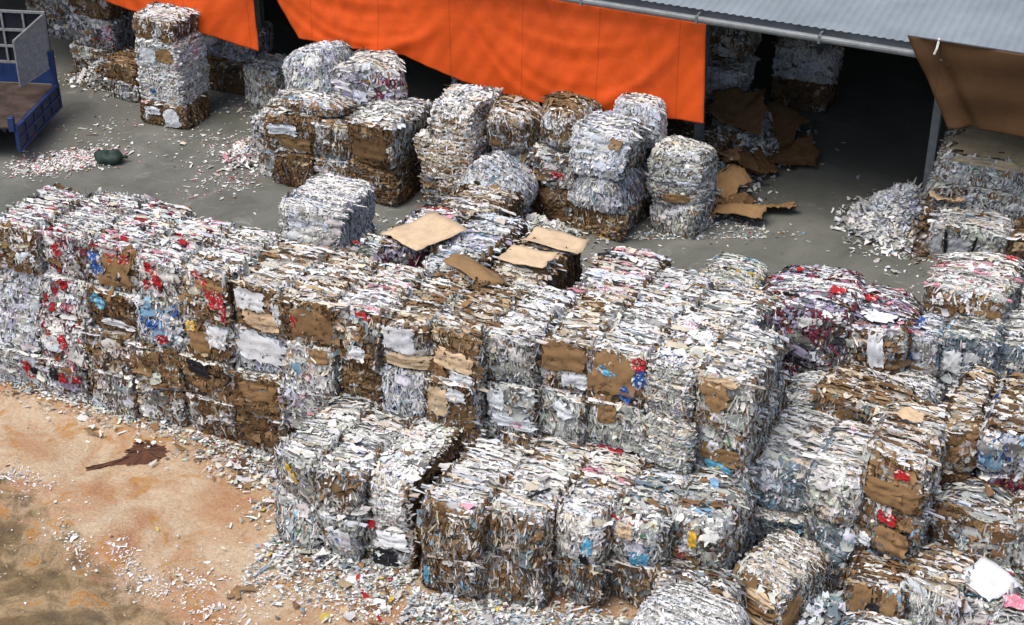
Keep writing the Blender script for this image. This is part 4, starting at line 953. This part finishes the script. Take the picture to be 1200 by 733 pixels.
crumple('upright crumpled brown box leaning by the warehouse column', 'kraft', (-11.45, 36.35, .3), 1.0, .9, -20, 5, .3)
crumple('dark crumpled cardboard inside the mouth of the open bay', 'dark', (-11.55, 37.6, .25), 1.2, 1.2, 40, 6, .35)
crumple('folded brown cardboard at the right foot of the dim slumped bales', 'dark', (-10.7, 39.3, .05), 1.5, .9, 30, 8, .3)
crumple('yellowish torn cardboard on the pale bale under the brown tarpaulin', 'tan', (-5.95, 36.6, 1.05), .8, .5, 10, 9, .14)
def rag():
    out = [(-1.02, -.98), (-.9, -1.06), (-.62, -.74), (-.3, -.52), (-.02, -.42), (.3, -.26), (.42, .05), (.36, .3), (.12, .42), (-.1, .36), (-.32, .46), (-.42, .3), (-.58, .26), (-.5, .1), (-.6, -.06), (-.42, -.18), (-.5, -.42), (-.8, -.76)]
    r = np.random.default_rng(3); rings = []
    c0 = np.array([-.1, .05]); O = np.array(out); M_ = 8
    O = np.concatenate([O[i] + (O[(i + 1) % len(O)] - O[i]) * (np.arange(M_) / M_)[:, None] for i in range(len(O))])
    O += r.normal(0, .02, O.shape) + .05 * np.sin(np.arange(len(O)) * 1.3)[:, None] * r.uniform(0, 1, (len(O), 1))
    O *= .86; c0 = c0 * .86
    cx, cy = -18.05, 20.7
    for t in (1.0, .8, .55, .3):
        p = c0 + (O - c0) * t
        rings.append(np.stack([p[:, 0], p[:, 1], dirt_z(p[:, 0] + cx, p[:, 1] + cy) + .006], 1))
    c1 = c0[None]; zc = dirt_z(c1[:, 0] + cx, c1[:, 1] + cy) + .006
    v = np.concatenate(rings + [np.array([[c0[0], c0[1], zc[0]]])]); m = len(O); f = []
    for k in range(3):
        for i in range(m): f.append((k * m + i, k * m + (i + 1) % m, (k + 1) * m + (i + 1) % m, (k + 1) * m + i))
    for i in range(m): f.append((3 * m + i, 3 * m + (i + 1) % m, 4 * m))
    o = mesh_obj('wet_mud', v, f, plain('wet_mud', (.10, .04, .02), .35, 5, .5, .4, 0, .3), smooth=True); o.location = (cx, cy, 0)
    tag(o, 'dark brown wet stain with a pointed tail on the bare dirt', None, None, 'structure')
rag()
crumple('small bent kraft flap on the pile at the mouth of the open bay', 'kraft', (-11.7, 36.9, .5), .7, .5, 70, 14, .2)
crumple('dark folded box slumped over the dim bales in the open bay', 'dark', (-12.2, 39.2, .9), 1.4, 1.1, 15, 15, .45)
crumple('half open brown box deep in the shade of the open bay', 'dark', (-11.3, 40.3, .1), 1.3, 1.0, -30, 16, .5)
crumple('tan torn flap at the foot of the grey layered rounded bale', 'tan', (-11.55, 35.2, .03), .6, .4, -40, 17, .14)
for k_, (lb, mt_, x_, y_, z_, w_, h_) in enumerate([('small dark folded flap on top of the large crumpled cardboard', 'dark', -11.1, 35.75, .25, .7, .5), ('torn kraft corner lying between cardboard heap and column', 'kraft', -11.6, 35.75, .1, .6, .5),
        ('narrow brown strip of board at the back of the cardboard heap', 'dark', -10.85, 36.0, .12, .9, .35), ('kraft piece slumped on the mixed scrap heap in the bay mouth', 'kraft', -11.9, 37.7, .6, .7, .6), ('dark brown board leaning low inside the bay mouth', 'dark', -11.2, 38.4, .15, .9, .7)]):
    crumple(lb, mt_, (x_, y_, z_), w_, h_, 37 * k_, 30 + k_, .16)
# green sack
def sack():
    n, m = 20, 12; v = []
    for j in range(m + 1):
        t = j / m * math.pi
        for i in range(n):
            a = 2 * math.pi * i / n
            r_ = math.sin(t) ** .8 * (1 + .07 * math.sin(3 * a + 2 * t) + .05 * math.sin(7 * a + t * 3))
            v.append((.40 * r_ * math.cos(a), .30 * r_ * math.sin(a), .15 - .18 * math.cos(t) + .035 * math.sin(5 * a + 2 * t) * math.sin(t) + .03 * math.sin(2 * a + 1)))
    v = np.array(v); v[:, 2] = np.maximum(v[:, 2], 0)
    q = np.array([(j * n + i, j * n + (i + 1) % n, (j + 1) * n + (i + 1) % n, (j + 1) * n + i) for j in range(m) for i in range(n)])
    o = mesh_obj('refuse_sack', v, q, plain('green_plastic', (.016, .035, .027), .4, 7, .6, .3), smooth=True)
    o.location = (-27.35, 31.45, 0); o.rotation_euler = (0, 0, .3)
    tag(o, 'dark green lumpy sack lying among paper scraps on the concrete', 'sack')
    MB().tube([(.34, .05, .14), (.43, .07, .17), (.48, .10, .13)], .045, 8).build('tied_neck', o.data.materials[0], o)
sack()

# ================================================================== LITTER
def litter(name, pts, code, seed, size=.07, label=None, kind='stuff', cat=None, zf=None, tilt=.25, zj=.03, mat=None):
    s = Scrap(seed); r = s.rng; n = len(pts)
    P = np.zeros((n, 3)); P[:, :pts.shape[1]] = pts
    if zf is not None: P[:, 2] += zf(P[:, 0], P[:, 1])
    P[:, 2] += r.uniform(.008, zj, n)
    th = r.uniform(0, 6.28, n); U = np.stack([np.cos(th), np.sin(th), 0 * th], 1); V = np.stack([-np.sin(th), np.cos(th), 0 * th], 1)
    s.patches(P, U, V, np.tile(AX[2], (n, 1)), np.exp(r.normal(np.log(size * .62), .62, n)), np.exp(r.normal(np.log(size * .45), .6, n)), s.colours(P, code, 0.), .3, tilt * .6)
    v, f, c = s.arrays(); v[:, 2] = np.maximum(v[:, 2], .004 if zf is None else -1)
    o = mesh_obj(name, v, f, mat or M_PAPER, cols=c); tag(o, label, cat, None, kind); return o
rg = np.random.default_rng(77)
def blob(cx, cy, sx, sy, n, rot=0.):
    a = rg.normal(0, 1, (n, 2)) * (sx, sy); c, s = math.cos(rot), math.sin(rot)
    return np.stack([cx + a[:, 0] * c - a[:, 1] * s, cy + a[:, 0] * s + a[:, 1] * c], 1)
def band(x0, y0, x1, y1, w, n, p=1.6):
    t = rg.random(n); d = np.abs(rg.normal(0, 1, n)) ** p * w
    dx, dy = x1 - x0, y1 - y0; L = math.hypot(dx, dy)
    return np.stack([x0 + dx * t + dy / L * d, y0 + dy * t - dx / L * d], 1)
# foot of the row and of the low block, on dirt
fo = np.concatenate([band(-24, 21.65, -14.2, 21.65, .22, 1500), blob(-15.6, 21.3, .9, .3, 900), blob(-14.7, 20.7, .35, .5, 420),
                     band(-14.3, 19.5, -11.4, 19.7, .4, 1900), band(-11.2, 19.2, -9.0, 19.6, .4, 1500), band(-9.1, 19.7, -7.2, 20.3, .4, 1300),
                     blob(-12.3, 18.8, 1.4, .4, 300), blob(-9.5, 18.8, 1.2, .35, 420), blob(-7.9, 19.3, .7, .5, 420), blob(-8.2, 19.7, .7, .35, 900), blob(-9.6, 19.5, .6, .25, 500)])
litter('paper_litter', fo, 'GC', 31, .085, zf=dirt_z, zj=.10)
lg = np.concatenate([band(-24, 21.6, -14.4, 21.6, .3, 70), band(-14.3, 19.4, -11.4, 19.6, .6, 70), band(-11.2, 19.3, -7.2, 20.2, .55, 110), blob(-15.4, 21.2, .8, .3, 60)])
litter('sheet_litter', lg, 'KW', 39, .22, zf=dirt_z, zj=.09)
so = np.concatenate([blob(-15.0, 17.9, .35, .25, 110), blob(-13.7, 18.4, .3, .45, 150), blob(-19.6, 18.9, .5, .25, 90), blob(-17.2, 18.0, .8, .25, 70), blob(-16.2, 17.6, .5, .2, 70), blob(-13.2, 17.4, .6, .6, 90),
                     np.stack([rg.uniform(-22, -9, 70), rg.uniform(14.5, 21.5, 70)], 1)])
litter('dirt_litter', so, 'W', 32, .05, zf=dirt_z)
# rubble in the dirt
st = np.concatenate([blob(-15.5, 17.2, 1.5, .8, 500), blob(-18.2, 17.2, 1.6, .8, 350), blob(-12.0, 17.8, 1.4, .6, 300)])
cr = np.concatenate([blob(-16.4, 17.9, .35, .12, 120, -.5), blob(-15.2, 17.6, .4, .2, 150, .4), blob(-14.1, 17.3, .3, .25, 120), blob(-13.9, 18.7, .25, .3, 110), blob(-19.9, 19.0, .35, .15, 110), blob(-17.6, 17.8, .5, .1, 100, -.6), blob(-12.9, 18.6, .5, .25, 220), blob(-11.5, 18.4, .6, .2, 200), blob(-13.3, 17.0, .35, .2, 90)])
litter('paper_crumbs', cr, 'W', 38, .055, zf=dirt_z, tilt=.5)
litter('soil_crumbs', st, 'S', 36, .028, zf=dirt_z, tilt=.6)
# concrete yard
yd = np.concatenate([blob(-28.5, 30.9, .7, .38, 1300, .9), blob(-28.2, 31.2, .3, .25, 350), blob(-24.6, 33.8, .7, .9, 330), blob(-23.4, 32.0, .4, .6, 130), blob(-24.2, 31.6, .3, .5, 60),
                     blob(-28.9, 33.0, .8, .7, 60), blob(-26.6, 33.9, .8, .4, 50), blob(-31.0, 36.2, .9, .5, 260), blob(-26.3, 36.2, .6, .4, 90),
                     np.stack([rg.uniform(-31, -22, 70), rg.uniform(28, 36, 70)], 1)])
litter('yard_litter', yd, 'WR', 33, .085, zj=.04, tilt=.12)
y2 = np.concatenate([band(-9.9, 34.9, -13.6, 33.0, .25, 520), blob(-11.3, 36.2, .55, .7, 330), blob(-10.5, 35.3, .7, .25, 110), blob(-18.5, 31.2, 1.2, .6, 300), blob(-14.8, 31.6, 1.4, .7, 320),
                     np.stack([rg.uniform(-13, -6, 60), rg.uniform(28, 37, 60)], 1), blob(-12.4, 37.6, .5, 1.0, 260), blob(-6.6, 35.6, .6, .25, 130), blob(-5.2, 34.6, .9, .6, 200)])
litter('bay_litter', y2, 'GC', 34, .09)

def heap(name, label, cx, cy, sx, sy, h, code, seed, n=2600, size=.08, sub=None):
    """a mound of loose scrap: solid lumpy core plus scraps"""
    s = Scrap(seed); r = s.rng
    f = lambda X, Y: h * np.exp(-(((X - cx) / sx) ** 2 + ((Y - cy) / sy) ** 2)) * (1 + .2 * np.sin(X * 5 + seed) * np.sin(Y * 4 + seed))
    m = 26; g = np.linspace(-2, 2, m); X, Y = np.meshgrid(cx + g * sx, cy + g * sy, indexing='ij')
    v = np.stack([X, Y, f(X, Y) - .02], -1).reshape(-1, 3)
    pc, w = pal_arr(code)
    q = np.array([(i * m + j, (i + 1) * m + j, (i + 1) * m + j + 1, i * m + j + 1) for i in range(m - 1) for j in range(m - 1)])
    keep = v[:, 2] > .03
    q = q[keep[q].all(1)]
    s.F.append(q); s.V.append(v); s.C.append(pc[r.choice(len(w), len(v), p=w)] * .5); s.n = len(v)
    P = np.zeros((n, 3)); P[:, 0] = cx + r.normal(0, .75, n) * sx; P[:, 1] = cy + r.normal(0, .75, n) * sy
    P[:, 2] = f(P[:, 0], P[:, 1]) + r.uniform(0, .05, n)
    th = r.uniform(0, 6.28, n); U = np.stack([np.cos(th), np.sin(th), r.normal(0, .3, n)], 1); V = np.stack([-np.sin(th), np.cos(th), r.normal(0, .3, n)], 1)
    s.patches(P, U, V, np.tile(AX[2], (n, 1)), r.gamma(2.4, size * .45, n) + .03, r.gamma(2.4, size * .36, n) + .02, s.colours(P, code, .5, 18), .5, .28)
    v, f_, c = s.arrays(); v[:, 2] = np.maximum(v[:, 2], .004)
    o = mesh_obj(name, v, f_, M_PAPER, cols=c); tag(o, label, 'scrap heap'); return o
heap('scrap_heap', 'loose bluish white paper heap spilling onto concrete left of the straw topped bale', -7.15, 37.1, .75, .85, 1.0, 'WB', 51)
heap('scrap_heap', 'loose brown scrap heap between white paper heap and black banded bale', -6.35, 36.5, .35, .5, .8, 'BR', 52, 500)
heap('scrap_heap', 'loose mixed scrap heap at the mouth of the open bay', -12.0, 37.3, .6, 1.1, .7, 'BR', 53, 1200)
heap('scrap_heap', 'dim collapsed heap of paper and cardboard inside the open bay', -12.4, 40.0, .9, 1.2, 1.5, 'GK', 61, 2200, .11)
heap('scrap_heap', 'loose white and red paper heap in front of the left end of the big heap', -24.0, 33.6, .45, .6, .5, 'WR', 54, 700)
heap('scrap_heap', 'grey loose scrap heap around the low bales by the left column', -31.1, 36.2, .7, .5, .55, 'GK', 55, 700)
heap('scrap_heap', 'loose white and coloured scrap heap beside the tall white stack base', -15.1, 32.6, .8, .5, .35, 'GC', 56, 700)
heap('scrap_heap', 'loose grey scrap filling the hollow in front of the right stacks', -5.0, 26.9, .8, .6, .6, 'GK', 57, 700)
heap('scrap_heap', 'loose grey scrap between the right front stacks and the near corner', -4.4, 21.5, .7, .7, .45, 'BG', 58, 700)
heap('scrap_heap', 'loose coloured scrap below the right picture edge stacks', -2.6, 26.9, 1.0, .5, .8, 'GC', 59, 800)
heap('scrap_heap', 'loose pale scrap heap right of the pinkish topped bale', -3.2, 33.6, 1.3, .7, .7, 'GC', 60, 900)

# ================================================================== LIGHT, CAMERA
EL, AZ = 66, 205            # azimuth measured from +Y clockwise
w = bpy.data.worlds.new('World'); SC.world = w; w.use_nodes = True
nt = w.node_tree; bg = nt.nodes['Background']
sky = nt.nodes.new('ShaderNodeTexSky'); sky.sky_type = 'NISHITA'; sky.sun_disc = False
sky.sun_elevation = R(EL); sky.sun_rotation = R(AZ); sky.air_density = 1.0; sky.dust_density = 4.0; sky.ozone_density = 1.0
nt.links.new(sky.outputs[0], bg.inputs[0]); bg.inputs[1].default_value = .125
sl = bpy.data.lights.new('sun', 'SUN'); sl.energy = 1.5; sl.angle = R(36); sl.color = (1, .95, .87)
so_ = bpy.data.objects.new('sun', sl); COL.objects.link(so_)
# direction the light travels: from azimuth AZ down
dx, dy, dz = -math.sin(R(AZ)) * math.cos(R(EL)), -math.cos(R(AZ)) * math.cos(R(EL)), -math.sin(R(EL))
from mathutils import Vector, Matrix
so_.rotation_euler = Vector((dx, dy, dz)).to_track_quat('-Z', 'Y').to_euler()
so_.location = (0, 0, 30)

cam = bpy.data.cameras.new('camera'); co = bpy.data.objects.new('camera', cam); COL.objects.link(co)
cam.sensor_width = 36; cam.lens = 57.0; cam.clip_end = 1500
yaw, pit = R(25.8), R(30)
fw = Vector((-math.sin(yaw) * math.cos(pit), math.cos(yaw) * math.cos(pit), -math.sin(pit)))
co.location = (0, 0, 18.5); co.rotation_euler = fw.to_track_quat('-Z', 'Y').to_euler()
SC.camera = co
SC.view_settings.view_transform = 'Standard'; SC.view_settings.look = 'None'; SC.view_settings.gamma = 1
SC.view_settings.exposure = 0.58
SC.cycles.max_bounces = 6; SC.cycles.diffuse_bounces = 3; SC.cycles.use_denoising = True
print('BALES', len(BALES), 'POLYS', sum(len(o.data.polygons) for o in SC.objects if o.type == 'MESH'))
